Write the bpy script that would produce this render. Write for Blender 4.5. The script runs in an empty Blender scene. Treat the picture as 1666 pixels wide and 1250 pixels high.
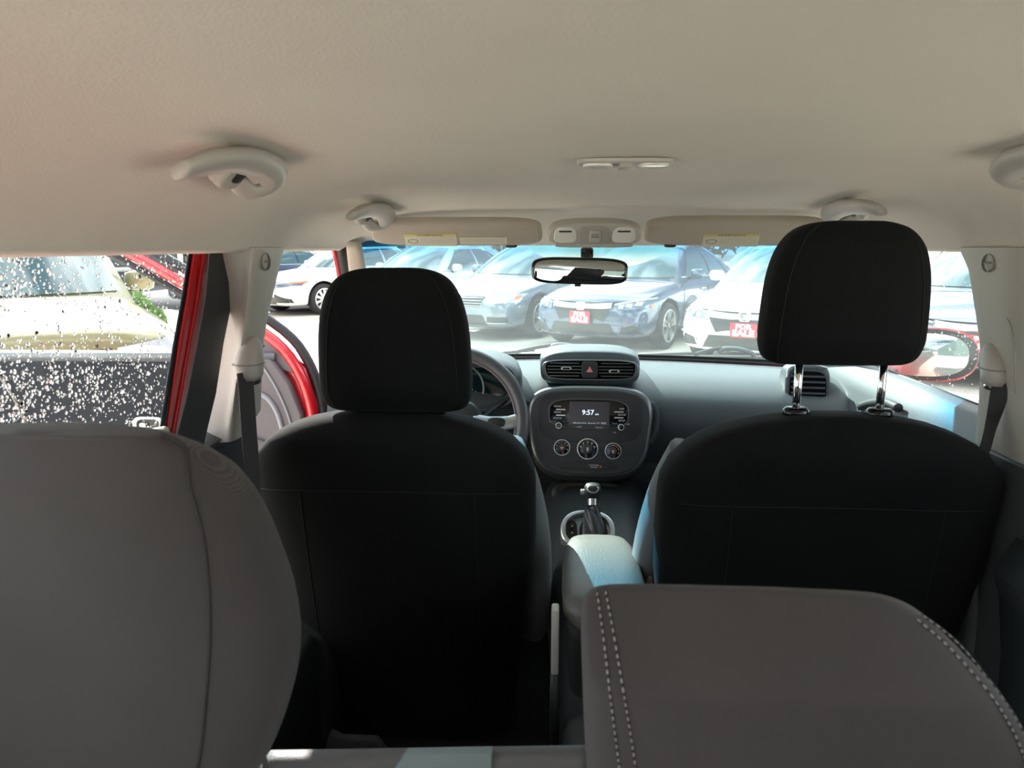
import bpy, bmesh, math, random
from mathutils import Vector, Matrix, noise
from mathutils.bvhtree import BVHTree
V = Vector
PI = math.pi
random.seed(7)
scn = bpy.context.scene
COL = scn.collection

# ------------------------------------------------------------------ camera frame (car frame: +Y ahead, +X passenger side)
F = 1250.0
CAMP = V((-0.10, 0.0, 1.42))
TH = math.atan(225 / 1250)
PS = math.radians(3.56)
fw = V((-math.sin(PS) * math.cos(TH), math.cos(PS) * math.cos(TH), -math.sin(TH)))
rt = V((math.cos(PS), math.sin(PS), 0))
upv = rt.cross(fw)
def ray(px, py): return fw + rt * ((px - 833) / F) + upv * ((625 - py) / F)
def aY(px, py, Y):
    d = ray(px, py); return CAMP + d * (Y / d.y)
def aX(px, py, X):
    d = ray(px, py); return CAMP + d * ((X - CAMP.x) / d.x)

# ------------------------------------------------------------------ materials
MATS = {}
def mat(name, col, rough=0.6, metal=0.0, spec=0.5, bump=None, bscale=200, var=0.0, vscale=8, coat=0.0, sheen=0.0, emit=None, estr=1.0):
    if name in MATS: return MATS[name]
    m = bpy.data.materials.new(name); m.use_nodes = True
    nt = m.node_tree; N = nt.nodes; L = nt.links
    b = N['Principled BSDF']
    b.inputs['Base Color'].default_value = (*col, 1)
    b.inputs['Roughness'].default_value = rough
    b.inputs['Metallic'].default_value = metal
    b.inputs['Specular IOR Level'].default_value = spec
    b.inputs['Coat Weight'].default_value = coat
    b.inputs['Coat Roughness'].default_value = 0.05
    b.inputs['Sheen Weight'].default_value = sheen
    if emit:
        b.inputs['Emission Color'].default_value = (*emit, 1); b.inputs['Emission Strength'].default_value = estr
    tc = N.new('ShaderNodeTexCoord')
    if var:
        n = N.new('ShaderNodeTexNoise'); n.inputs['Scale'].default_value = vscale; n.inputs['Detail'].default_value = 5
        L.new(tc.outputs['Object'], n.inputs['Vector'])
        mx = N.new('ShaderNodeMix'); mx.data_type = 'RGBA'
        mx.inputs[6].default_value = (*[c * (1 - var) for c in col], 1)
        mx.inputs[7].default_value = (*[min(1, c * (1 + var)) for c in col], 1)
        L.new(n.outputs['Fac'], mx.inputs[0]); L.new(mx.outputs[2], b.inputs['Base Color'])
    if bump:
        n2 = N.new('ShaderNodeTexNoise'); n2.inputs['Scale'].default_value = bscale; n2.inputs['Detail'].default_value = 3
        L.new(tc.outputs['Object'], n2.inputs['Vector'])
        bp = N.new('ShaderNodeBump'); bp.inputs['Strength'].default_value = bump; bp.inputs['Distance'].default_value = 0.002
        L.new(n2.outputs['Fac'], bp.inputs['Height']); L.new(bp.outputs['Normal'], b.inputs['Normal'])
    MATS[name] = m
    return m

def fabric(name, col, scale=600, strength=0.35, rot=0.9, rough=0.9, sheen=0.3, contrast=0.25, spec=0.2):
    m = mat(name, col, rough, spec=spec, sheen=sheen)
    nt = m.node_tree; N = nt.nodes; L = nt.links; b = N['Principled BSDF']
    tc = N.new('ShaderNodeTexCoord'); mp = N.new('ShaderNodeMapping'); mp.inputs['Rotation'].default_value = (0, rot, 0)
    w = N.new('ShaderNodeTexWave'); w.inputs['Scale'].default_value = scale / 6.28; w.inputs['Distortion'].default_value = 0.6; w.inputs['Detail'].default_value = 1
    L.new(tc.outputs['Object'], mp.inputs[0]); L.new(mp.outputs[0], w.inputs['Vector'])
    mx = N.new('ShaderNodeMix'); mx.data_type = 'RGBA'
    mx.inputs[6].default_value = (*[c * (1 - contrast) for c in col], 1); mx.inputs[7].default_value = (*[c * (1 + contrast) for c in col], 1)
    L.new(w.outputs['Fac'], mx.inputs[0])
    n = N.new('ShaderNodeTexNoise'); n.inputs['Scale'].default_value = 9; n.inputs['Detail'].default_value = 6
    L.new(tc.outputs['Object'], n.inputs['Vector'])
    mr = N.new('ShaderNodeMapRange'); mr.inputs[3].default_value = 0.75; mr.inputs[4].default_value = 1.25; L.new(n.outputs['Fac'], mr.inputs[0])
    ml = N.new('ShaderNodeMix'); ml.data_type = 'RGBA'; ml.blend_type = 'MULTIPLY'; ml.inputs[0].default_value = 1
    L.new(mx.outputs[2], ml.inputs[6]); L.new(mr.outputs[0], ml.inputs[7]); L.new(ml.outputs[2], b.inputs['Base Color'])
    bp = N.new('ShaderNodeBump'); bp.inputs['Strength'].default_value = strength; bp.inputs['Distance'].default_value = 0.0008
    L.new(w.outputs['Fac'], bp.inputs['Height']); L.new(bp.outputs['Normal'], b.inputs['Normal'])
    return m

def glassy(name, tint, film=0.06, filmcol=(0.85, 0.95, 0.95), refl=0.06, band=None, noisy=0.0):
    """thin pane: tinted see-through + a film of dust that scatters + a mirror-like reflection"""
    m = bpy.data.materials.new(name); m.use_nodes = True
    nt = m.node_tree; N = nt.nodes; L = nt.links
    N.remove(N['Principled BSDF']); out = N['Material Output']
    tr = N.new('ShaderNodeBsdfTransparent'); tr.inputs[0].default_value = (*tint, 1)
    tl = N.new('ShaderNodeBsdfTranslucent'); tl.inputs[0].default_value = (*filmcol, 1)
    gl = N.new('ShaderNodeBsdfGlossy'); gl.inputs['Roughness'].default_value = 0.02
    m1 = N.new('ShaderNodeMixShader'); m2 = N.new('ShaderNodeMixShader')
    m1.inputs[0].default_value = film
    tc = N.new('ShaderNodeTexCoord')
    if noisy:
        n = N.new('ShaderNodeTexNoise'); n.inputs['Scale'].default_value = 5; n.inputs['Detail'].default_value = 8; n.inputs['Roughness'].default_value = 0.65
        L.new(tc.outputs['Object'], n.inputs['Vector'])
        mr = N.new('ShaderNodeMapRange'); mr.inputs[1].default_value = .3; mr.inputs[2].default_value = .75
        mr.inputs[3].default_value = film * (1 - noisy); mr.inputs[4].default_value = film * (1 + noisy)
        L.new(n.outputs['Fac'], mr.inputs[0]); L.new(mr.outputs[0], m1.inputs[0])
    if band:
        z0, z1, bc = band
        sp = N.new('ShaderNodeSeparateXYZ'); L.new(tc.outputs['Object'], sp.inputs[0])
        mr2 = N.new('ShaderNodeMapRange'); mr2.inputs[1].default_value = z0; mr2.inputs[2].default_value = z1; L.new(sp.outputs['Z'], mr2.inputs[0])
        mx = N.new('ShaderNodeMix'); mx.data_type = 'RGBA'; mx.inputs[6].default_value = (*tint, 1); mx.inputs[7].default_value = (*bc, 1)
        L.new(mr2.outputs[0], mx.inputs[0]); L.new(mx.outputs[2], tr.inputs[0])
    L.new(tr.outputs[0], m1.inputs[1]); L.new(tl.outputs[0], m1.inputs[2])
    m2.inputs[0].default_value = refl
    L.new(m1.outputs[0], m2.inputs[1]); L.new(gl.outputs[0], m2.inputs[2]); L.new(m2.outputs[0], out.inputs[0])
    MATS[name] = m
    return m

liner = mat('headliner_cloth', (0.70, 0.655, 0.595), 0.95, spec=0.1, bump=0.5, bscale=420, var=0.06, vscale=5)
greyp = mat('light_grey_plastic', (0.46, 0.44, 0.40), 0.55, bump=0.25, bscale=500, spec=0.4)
handlep = mat('grab_handle_plastic', (0.44, 0.42, 0.39), 0.42, spec=0.5)
visorm = mat('visor_vinyl', (0.43, 0.38, 0.325), 0.75, spec=0.3, bump=0.2, bscale=400)
blackp = mat('black_plastic', (0.018, 0.020, 0.022), 0.45, bump=0.15, bscale=600)
rubber = mat('black_rubber', (0.022, 0.024, 0.028), 0.55)
gloss = mat('gloss_black', (0.006, 0.006, 0.007), 0.12)
dashm = mat('dash_soft_black', (0.055, 0.066, 0.074), 0.33, spec=0.5, bump=0.35, bscale=700)
dashlow = mat('dash_lower_black', (0.022, 0.026, 0.028), 0.55, spec=0.4, bump=0.3, bscale=700)
stackm = mat('centre_stack_grey', (0.040, 0.042, 0.048), 0.38, spec=0.5, bump=0.05, bscale=900)
bezelm = mat('satin_bezel', (0.16, 0.17, 0.175), 0.3, metal=0.6)
silver = mat('satin_silver', (0.55, 0.57, 0.58), 0.28, metal=0.85)
chrome = mat('chrome', (0.85, 0.86, 0.87), 0.08, metal=1.0)
mirrorm = mat('mirror_silvering', (0.45, 0.49, 0.48), 0.015, metal=1.0)
redp = mat('red_car_paint', (0.62, 0.012, 0.022), 0.3, coat=1.0)
seatblk = fabric('front_seat_knit', (0.0085, 0.0092, 0.0097), 900, 0.2, 0.0, 0.92, 0.02, 0.15, 0.12)
seatside = fabric('front_seat_side_cloth', (0.12, 0.13, 0.14), 900, 0.2, 0.0, 0.9, 0.2, 0.1)
rearcloth = fabric('rear_seat_twill', (0.058, 0.053, 0.0555), 2400, 0.5, 0.85, 0.8, 0.12, 0.3, 0.3)
leath = mat('armrest_vinyl', (0.105, 0.105, 0.095), 0.42, bump=0.5, bscale=350, spec=0.6)
thread = mat('grey_thread', (0.34, 0.32, 0.32), 0.8)
carpet = mat('dark_carpet', (0.012, 0.012, 0.014), 0.98, bump=0.8, bscale=300)
beltm = fabric('seat_belt_webbing', (0.030, 0.030, 0.032), 1800, 0.3, 1.57, 0.6, 0.1, 0.2, 0.4)
labelw = mat('label_white', (0.62, 0.59, 0.50), 0.6)
labely = mat('label_yellow', (0.60, 0.50, 0.20), 0.6)
inkd = mat('label_ink', (0.16, 0.15, 0.13), 0.7)
whitemark = mat('white_marking', (0.55, 0.56, 0.58), 0.5)
whitelit = mat('display_digits', (0.3, 0.34, 0.42), 0.5, emit=(0.62, 0.72, 0.95), estr=0.5)
screenm = mat('display_screen', (0.012, 0.012, 0.017), 0.25, emit=(0.05, 0.05, 0.07), estr=0.05)
pinkmark = mat('hazard_pink', (0.72, 0.22, 0.22), 0.5)
orangem = mat('orange_marking', (0.75, 0.22, 0.05), 0.5)
bluem = mat('blue_marking', (0.08, 0.22, 0.6), 0.5)
lens = mat('lamp_lens', (0.72, 0.72, 0.68), 0.12, spec=0.8)
doorpanel = mat('door_trim_grey', (0.125, 0.110, 0.120), 0.5, bump=0.3, bscale=500)
doordark = mat('door_trim_navy', (0.012, 0.014, 0.022), 0.75, spec=0.15, bump=0.3, bscale=500)
buttonm = mat('switch_grey', (0.36, 0.34, 0.31), 0.4)
taupe = mat('belt_tag_grey', (0.17, 0.22, 0.235), 0.7, bump=0.2, bscale=400)

# ------------------------------------------------------------------ object helpers
def link(name, me, parent=None):
    o = bpy.data.objects.new(name, me); COL.objects.link(o)
    if parent is not None:
        o.parent = parent
        o.matrix_parent_inverse = Matrix.Identity(4)
    return o
def finish(name, bm, m, parent=None, smooth=True, sub=0, bevel=0, solid=0, solid_off=0, autos=None):
    bmesh.ops.recalc_face_normals(bm, faces=bm.faces)
    me = bpy.data.meshes.new(name); bm.to_mesh(me); bm.free()
    for mm in (m if isinstance(m, (list, tuple)) else [m]): me.materials.append(mm)
    if smooth:
        for p in me.polygons: p.use_smooth = True
        if autos: me.set_sharp_from_angle(angle=math.radians(autos))
    if parent is not None:
        off = getloc(parent)
        me.transform(Matrix.Translation(-off))
    o = link(name, me, parent)
    if solid:
        s = o.modifiers.new('thickness', 'SOLIDIFY'); s.thickness = solid; s.offset = solid_off
    if bevel:
        b = o.modifiers.new('bevel', 'BEVEL'); b.width = bevel; b.segments = 2; b.limit_method = 'ANGLE'
    if sub:
        s = o.modifiers.new('sub', 'SUBSURF'); s.levels = sub; s.render_levels = sub
    return o
def getloc(o):
    v = V((0, 0, 0))
    while o is not None:
        v = v + o.location; o = o.parent
    return v
def thing(name, label, cat, loc=(0, 0, 0), group=None):
    o = bpy.data.objects.new(name, None); COL.objects.link(o); o.location = loc; o.empty_display_size = 0.05
    o['label'] = label; o['category'] = cat
    if group: o['group'] = group
    return o
def tag(o, label, cat, group=None, kind=None):
    o['label'] = label; o['category'] = cat
    if group: o['group'] = group
    if kind: o['kind'] = kind
    return o
def struct(o): o['kind'] = 'structure'; return o

def addface(bm, vs):
    try: return bm.faces.new(vs)
    except ValueError: return None
def loft(bm, rings, closed=True, cap0=True, cap1=True, mi=0):
    vr = [[bm.verts.new(p) for p in r] for r in rings]
    n = len(rings[0])
    for a, b in zip(vr[:-1], vr[1:]):
        for i in range(n if closed else n - 1):
            f = addface(bm, (a[i], a[(i + 1) % n], b[(i + 1) % n], b[i]))
            if f: f.material_index = mi
    if closed and cap0: addface(bm, vr[0][::-1])
    if closed and cap1: addface(bm, vr[-1])
    return vr
def grid(bm, pts, mi=0): return loft(bm, pts, closed=False, mi=mi)
def box(bm, c, s, mi=0):
    c = V(c); hx, hy, hz = s[0] / 2, s[1] / 2, s[2] / 2
    vs = [bm.verts.new(c + V((x * hx, y * hy, z * hz))) for x in (-1, 1) for y in (-1, 1) for z in (-1, 1)]
    for q in ((0, 1, 3, 2), (4, 6, 7, 5), (0, 4, 5, 1), (2, 3, 7, 6), (0, 2, 6, 4), (1, 5, 7, 3)):
        f = bm.faces.new([vs[i] for i in q]); f.material_index = mi
def fbox(bm, fr, u, v, w, a, b, c, mi=0):
    """box in frame fr, centre (u,v,w), half sizes a,b,c"""
    O, U, W, N = fr
    vs = [bm.verts.new(O + U * (u + x * a) + W * (v + y * b) + N * (w + z * c)) for x in (-1, 1) for y in (-1, 1) for z in (-1, 1)]
    for q in ((0, 1, 3, 2), (4, 6, 7, 5), (0, 4, 5, 1), (2, 3, 7, 6), (0, 2, 6, 4), (1, 5, 7, 3)):
        f = bm.faces.new([vs[i] for i in q]); f.material_index = mi
def sgnp(v, p): return math.copysign(abs(v) ** p, v)
def pad(bm, fr, u, v, a, b, n=2.0, w0=0.0, h=0.01, rnd=0.3, taper=0.0, seg=40, hole=None, mi=0, edge=None):
    """rounded (superellipse) puck on frame fr at (u,v), half sizes a,b, standing from w0 to w0+h; hole = inner scale -> a ring"""
    O, U, W, N = fr
    e = edge if edge is not None else min(a, b) * rnd
    e = min(e, h * 0.95) if h > 0 else e
    def ring(ins, w, sc=1):
        r = []
        for i in range(seg):
            t = 2 * PI * i / seg
            x = sgnp(math.cos(t), 2 / n); y = sgnp(math.sin(t), 2 / n)
            aa = (a - ins) * sc; bb = (b - ins) * sc
            r.append(O + U * (u + x * aa * (1 + taper * y)) + W * (v + y * bb) + N * w)
        return r
    rs = [ring(0, w0)]
    for k in range(4):
        an = k / 3 * PI / 2
        rs.append(ring(e * (1 - math.cos(an)), w0 + h - e + e * math.sin(an)))
    if hole:
        rs.append(ring(0, w0 + h, hole)); rs.append(ring(0, w0, hole))
        loft(bm, rs, cap0=False, cap1=False, mi=mi)
    else:
        loft(bm, rs, mi=mi)
def tube(bm, path, r, seg=10, closed=False, flat=None, mi=0, up=V((0, 0, 1))):
    """swept tube; r number or list; flat=(ra,rb) scale of the two axes"""
    P = [V(p) for p in path]; n = len(P); rings = []
    for i, p in enumerate(P):
        if closed: t = P[(i + 1) % n] - P[i - 1]
        else: t = P[min(i + 1, n - 1)] - P[max(i - 1, 0)]
        t.normalize()
        a = t.cross(up)
        if a.length < 1e-4: a = t.cross(V((1, 0, 0)))
        a.normalize(); b = a.cross(t)
        rr = r[i] if isinstance(r, (list, tuple)) else r
        fa, fb = flat or (1, 1)
        rings.append([p + a * math.cos(2 * PI * k / seg) * rr * fa + b * math.sin(2 * PI * k / seg) * rr * fb for k in range(seg)])
    if closed: rings.append(rings[0])
    if closed:
        vr = [[bm.verts.new(q) for q in rg] for rg in rings[:-1]]; vr.append(vr[0])
        for A, B in zip(vr[:-1], vr[1:]):
            for k in range(seg):
                f = addface(bm, (A[k], A[(k + 1) % seg], B[(k + 1) % seg], B[k]))
                if f: f.material_index = mi
    else: loft(bm, rings, mi=mi)
def smooth_path(pts, k=6):
    P = [V(p) for p in pts]; out = []
    for i in range(len(P) - 1):
        p0, p1, p2, p3 = P[max(i - 1, 0)], P[i], P[i + 1], P[min(i + 2, len(P) - 1)]
        for j in range(k):
            t = j / k
            out.append(0.5 * ((2 * p1) + (p2 - p0) * t + (2 * p0 - 5 * p1 + 4 * p2 - p3) * t * t + (3 * p1 - p0 - 3 * p2 + p3) * t ** 3))
    out.append(P[-1]); return out
def ringstack(bm, levels, n=3.0, seg=36, mi=0):
    """levels: (cx, cy, z, half width, half depth)"""
    rs = []
    for (cx, cy, z, w, d) in levels:
        rs.append([V((cx + w * sgnp(math.cos(2 * PI * i / seg), 2 / n), cy + d * sgnp(math.sin(2 * PI * i / seg), 2 / n), z)) for i in range(seg)])
    loft(bm, rs, mi=mi)
def prism(bm, front, depthvec, mi=0):
    """polygon (list of points) extruded by depthvec"""
    n = len(front)
    a = [bm.verts.new(p) for p in front]; b = [bm.verts.new(V(p) + V(depthvec)) for p in front]
    f = addface(bm, a); g = addface(bm, b[::-1])
    for q in (f, g):
        if q: q.material_index = mi
    for i in range(n):
        f = addface(bm, (a[i], b[i], b[(i + 1) % n], a[(i + 1) % n]))
        if f: f.material_index = mi
def text(name, s, fr, u, v, w, size, m, parent, extrude=0.0002, bold=0.0, align='CENTER', sx=1.0):
    """lettering standing on the frame fr"""
    cu = bpy.data.curves.new(name, 'FONT'); cu.body = s; cu.size = size; cu.extrude = extrude; cu.offset = bold
    cu.align_x = align; cu.align_y = 'CENTER'; cu.resolution_u = 2
    tmp = bpy.data.objects.new('tmp', cu); COL.objects.link(tmp)
    dg = bpy.context.evaluated_depsgraph_get()
    me = bpy.data.meshes.new_from_object(tmp.evaluated_get(dg))
    bpy.data.objects.remove(tmp); bpy.data.curves.remove(cu)
    O, U, W, N = fr
    M = Matrix.Identity(4)
    for i in range(3):
        M[i][0] = U[i] * sx; M[i][1] = W[i]; M[i][2] = N[i]; M[i][3] = (O + U * u + W * v + N * w)[i]
    me.transform(M)
    me.transform(Matrix.Translation(-getloc(parent)))
    me.materials.clear(); me.materials.append(m)
    return link(name, me, parent)
def frame(O, tilt=0.0, yaw=0.0):
    """plane facing the rear of the car (-Y); tilt>0 leans its face upward; yaw>0 turns it toward +X"""
    N = V((math.sin(yaw) * math.cos(tilt), -math.cos(yaw) * math.cos(tilt), math.sin(tilt)))
    U = V((math.cos(yaw), math.sin(yaw), 0)); W = N.cross(U)
    return (V(O), U, W, N)
def lerp(a, b, t): return a + (b - a) * t
def interp(tab, x):
    if x <= tab[0][0]: return tab[0][1]
    for (a, b), (c, d) in zip(tab[:-1], tab[1:]):
        if x <= c: return b + (d - b) * (x - a) / (c - a)
    return tab[-1][1]
def dens(tab, n):
    P = smooth_path([V((a, b, 0)) for a, b in tab], n); return [(p.x, p.y) for p in P]
# ================================================================== ROOF LINING
RAILX, RAILZ = 0.605, 1.415
ZC = dens([(-0.8, 1.530), (0.0, 1.545), (0.6, 1.545), (0.9, 1.540), (1.2, 1.530), (1.45, 1.513), (1.60, 1.500), (1.72, 1.484), (1.80, 1.462), (1.88, 1.418)], 6)
def zcen(Y):
    return interp(ZC, Y)
def ceilz(X, Y):
    t = min(1, abs(X) / RAILX)
    z = RAILZ + (zcen(Y) - RAILZ) * max(0, 1 - t ** 6.0) ** 0.85
    for hy in (0.85, 1.47):                       # the swell around each grab handle
        for hx in (-0.47, 0.47):
            z += 0.003 * math.exp(-((X - hx) / 0.05) ** 2 - ((Y - hy) / 0.13) ** 2)
    return z
def hitceil(px, py):
    d = ray(px, py); t = 0.1
    while t < 3:
        p = CAMP + d * t
        if p.z > ceilz(p.x, p.y): return p
        t += 0.002
    return p
bm = bmesh.new()
ys = [-0.75 + 0.04 * i for i in range(66)]
ys = [y for y in ys if y < 1.84] + [1.84, 1.86, 1.875]
xs = [RAILX * math.sin(PI / 2 * (i / 28)) for i in range(-28, 29)]
rows = []
for y in ys:
    r = [V((x, y, ceilz(x, y) + 0.0006 * noise.noise(V((x * 5, y * 5, 0))))) for x in xs]
    r = [V((-RAILX - 0.03, y, RAILZ - 0.002)), V((-RAILX - 0.012, y, RAILZ - 0.006))] + r + [V((RAILX + 0.012, y, RAILZ - 0.006)), V((RAILX + 0.03, y, RAILZ - 0.002))]
    rows.append(r)
grid(bm, rows)
ceil = struct(finish('ceiling', bm, liner))
# outer red roof skin above the lining
bm = bmesh.new(); rows = []
for y in [-0.75, -0.4, 0, .5, 1, 1.4, 1.7, 1.9]:
    rows.append([V((x, y, 1.48 + 0.14 * (1 - abs(x / 0.68) ** 3) - max(0, y - 1.2) ** 2 * 0.19)) for x in [-.68, -.62, -.5, -.3, 0, .3, .5, .62, .68]])
grid(bm, rows)
carbody = thing('car_body', 'red outer body panels around the cabin, fender glimpsed left of the driver headrest', 'car body', (0, 1, 0))
ro = finish('roof_panel', bm, redp, carbody, solid=0.004)

# dome lamp in the lining
c = hitceil(1017, 262)
dl = thing('dome_lamp', 'slim dome lamp with two lenses set in the middle of the beige ceiling', 'lamp', c)
fr = (V((c.x, c.y, c.z - 0.001)), V((1, 0, 0)), V((0, 1, 0.02)).normalized(), V((0, 0.02, -1)).normalized())
bm = bmesh.new(); pad(bm, fr, 0, 0, 0.066, 0.040, 3.2, -0.002, 0.006, edge=0.003); finish('lamp_base', bm, handlep, dl, autos=50)
for s in (-1, 1):
    bm = bmesh.new(); pad(bm, fr, s * 0.037, 0, 0.021, 0.028, 3.5, 0.003, 0.0045, edge=0.002); finish('lamp_lens', bm, lens, dl, autos=50)
bm = bmesh.new(); pad(bm, fr, 0, -0.008, 0.0105, 0.022, 5, 0.003, 0.007, edge=0.0015); finish('switch', bm, buttonm, dl, autos=50)

# grab handles
def grab(name, label, sx, dy, parent_y):
    c = V((sx * 0.47, 0.85 + dy, 1.49))
    t = thing(name, label, 'grab handle', c, 'folded grab handles on the roof lining')
    ox = .028 if sx > 0 else 0
    def P(y, x, d): return V((sx * (x - ox), y + dy, ceilz(x - ox, y + dy) - d))
    pts = [P(.750, .470, .028), P(.762, .467, .026), P(.782, .460, .021), P(.815, .453, .017), P(.85, .447, .014), P(.91, .446, .014), P(.950, .452, .018), P(.968, .462, .024), P(.962, .474, .028), P(.945, .484, .026), P(.925, .489, .012)]
    pp = smooth_path(pts, 5); n = len(pp)
    rad = [lerp(.0105, .018, (i / 10) ** .6) if i < 10 else 0.018 if i < n * .5 else lerp(0.018, 0.0095, (i - n * .5) / (n * .5)) for i in range(n)]
    bm = bmesh.new(); tube(bm, pp, rad, 16, flat=(1.15, 0.62), up=V((sx * 0.55, 0, 1)).normalized()); finish('grip', bm, handlep, t, autos=60)
    bm = bmesh.new()
    fr = (P(.905, .487, .010), V((0, 1, 0)), V((sx, 0, -1)).normalized(), V((-sx, 0, -1)).normalized())
    if sx < 0: pass
    pad(bm, fr, 0, 0, 0.026, 0.019, 3, -0.008, 0.017, edge=0.006); finish('mount', bm, greyp, t, autos=50)
    bm = bmesh.new(); pad(bm, fr, 0.004, -0.004, 0.012, 0.009, 3, 0.009, 0.001, edge=0.0005); finish('mount_recess', bm, blackp, t, autos=50)
    bm = bmesh.new(); pad(bm, fr, -0.022, -0.010, 0.0065, 0.0065, 2, 0.004, 0.006, edge=0.001); finish('screw_cap', bm, handlep, t, autos=50)
grab('grab_handle', 'large grey grab handle on the ceiling above the rear left window, nearest on the left', -1, 0, 0)
grab('grab_handle', 'small grey grab handle on the ceiling above the open driver door', -1, 0.62, 0)
grab('grab_handle', 'small grey grab handle above the raised passenger headrest', 1, 0.62, 0)
grab('grab_handle', 'grab handle cut by the right edge of the photo, on the ceiling', 1, 0.02, 0)

# ================================================================== OVERHEAD CONSOLE, VISORS, MIRROR
pm = 1.62 / F
fr = frame(aY(967, 381, 1.62), -0.50)
oc = thing('overhead_console', 'beige overhead console with two map lamps and sunroof switch above the rearview mirror', 'console', fr[0])
k = 1 / math.cos(0.50)
bm = bmesh.new(); pad(bm, fr, 0, 0, 75 * pm, 18 * pm * k, 3.0, -0.02, 0.026, edge=0.006, taper=-0.05); finish('housing', bm, greyp, oc, autos=50)
for s in (-1, 1):
    bm = bmesh.new(); pad(bm, fr, s * 46 * pm, 1 * pm, 18 * pm, 12 * pm * k, 3.2, 0.005, 0.003, edge=0.0015, taper=-.1); lo = finish('map_lamp_lens', bm, lens, oc, autos=50)
    bm = bmesh.new(); fbox(bm, fr, s * 46 * pm, 8 * pm, 0.0085, 10 * pm, 1.0 * pm * k, 0.0008); finish('lamp_slot', bm, blackp, lo, smooth=False)
bm = bmesh.new(); pad(bm, fr, 0, 1 * pm, 26 * pm, 14 * pm * k, 4, 0.004, 0.004, edge=0.002, taper=-.12); finish('switch_panel', bm, buttonm, oc, autos=50)
bm = bmesh.new(); pad(bm, fr, 1 * pm, 0 * pm, 9 * pm, 9 * pm * k, 5, 0.008, 0.005, edge=0.002); finish('sunroof_switch', bm, handlep, oc, autos=50)
bm = bmesh.new(); fbox(bm, fr, 1 * pm, 0, 0.0134, 6 * pm, 0.5 * pm, 0.0004); fbox(bm, fr, 1 * pm, 4 * pm, 0.0134, 6 * pm, 0.5 * pm, 0.0004); finish('switch_ribs', bm, inkd, oc, smooth=False)
bm = bmesh.new(); pad(bm, fr, 0, -15.5 * pm * k, 62 * pm, 3.2 * pm * k, 4, 0.002, 0.006, edge=0.002); finish('lower_lip', bm, greyp, oc, autos=50)

def visor(x0, x1, y0, y1, label, labels, clip, flip):
    cx, cy = (x0 + x1) / 2, (y0 + y1) / 2; Yd = 1.66; q = Yd / F
    fr = frame(aY(cx, cy, Yd), -0.75, 0.0); k = 1 / math.cos(0.75 + 0.0)
    a = (x1 - x0) / 2 * q; b = (y1 - y0) / 2 * q * 1.34
    t = thing('sun_visor', label, 'sun visor', fr[0], 'folded beige sun visors')
    bm = bmesh.new(); pad(bm, fr, 0, 0, a, b, 4.5, -0.010, 0.018, edge=0.008, taper=-0.015); finish('visor_body', bm, visorm, t, autos=50)
    for (lx0, lx1, ly0, ly1, yellow) in labels:
        u = ((lx0 + lx1) / 2 - cx) * q; v = -((ly0 + ly1) / 2 - cy) * q * 1.34
        la = (lx1 - lx0) / 2 * q; lb = (ly1 - ly0) / 2 * q * 1.34
        bm = bmesh.new(); fbox(bm, fr, u, v, 0.0084, la, lb, 0.0004); lo = finish('warning_label', bm, labelw, t, smooth=False)
        if yellow:
            bm = bmesh.new(); fbox(bm, fr, u, v + lb * 0.80, 0.0090, la, lb * 0.20, 0.0002); finish('label_header', bm, labely, lo, smooth=False)
            text('label_heading', 'WARNING', fr, u, v + lb * 0.78, 0.0093, lb * 0.44, inkd, lo, sx=1.5)
            bm = bmesh.new()
            pad(bm, fr, u - la * .68, v - lb * .2, la * .2, lb * .35, 2, 0.0086, 0.0006, edge=0.0002, hole=0.86, seg=20)
            finish('label_pictogram', bm, inkd, lo, smooth=False)
            u0, u1 = u - la * .38, u + la * .92
        else: u0, u1 = u - la * .9, u + la * .9
        bm = bmesh.new()
        nl = 5 if yellow else 3
        for i in range(nl):
            vv = v + lb * (0.38 - 1.15 * i / nl) if yellow else v + lb * (0.5 - 1.2 * i / nl)
            x = u0
            while x < u1:
                w = random.uniform(.002, .007); w = min(w, u1 - x)
                fbox(bm, fr, x + w / 2, vv, 0.0089, w / 2, 0.0003, 0.0001); x += w + 0.0012
        finish('label_print', bm, mat('label_print_ink', (0.42, 0.39, 0.33), 0.7), lo, smooth=False)
    bm = bmesh.new(); pad(bm, fr, (clip - cx) * q, -b * 0.98, 0.013, 0.006, 3, -0.006, 0.012, edge=0.003); finish('visor_clip', bm, mat('clip_brown', (0.07, 0.045, 0.035), 0.5), t, autos=50)
    bm = bmesh.new(); tube(bm, [fr[0] + fr[1] * (-a * flip * 0.98) + fr[2] * (b * .55) + fr[3] * (-.004), fr[0] + fr[1] * (a * flip * .9) + fr[2] * (b * .55) + fr[3] * (-.004)], 0.005, 8); finish('hinge_rod', bm, greyp, t)
visor(604, 880, 359, 398, 'beige sun visor folded up above the driver headrest with two warning labels', [(658, 743, 376, 396, True), (748, 824, 382, 393, False)], 830, 1)
visor(1055, 1335, 357, 397, 'beige sun visor folded up between the overhead console and passenger headrest', [(1147, 1234, 376, 396, True)], 1098, -1)

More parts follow.
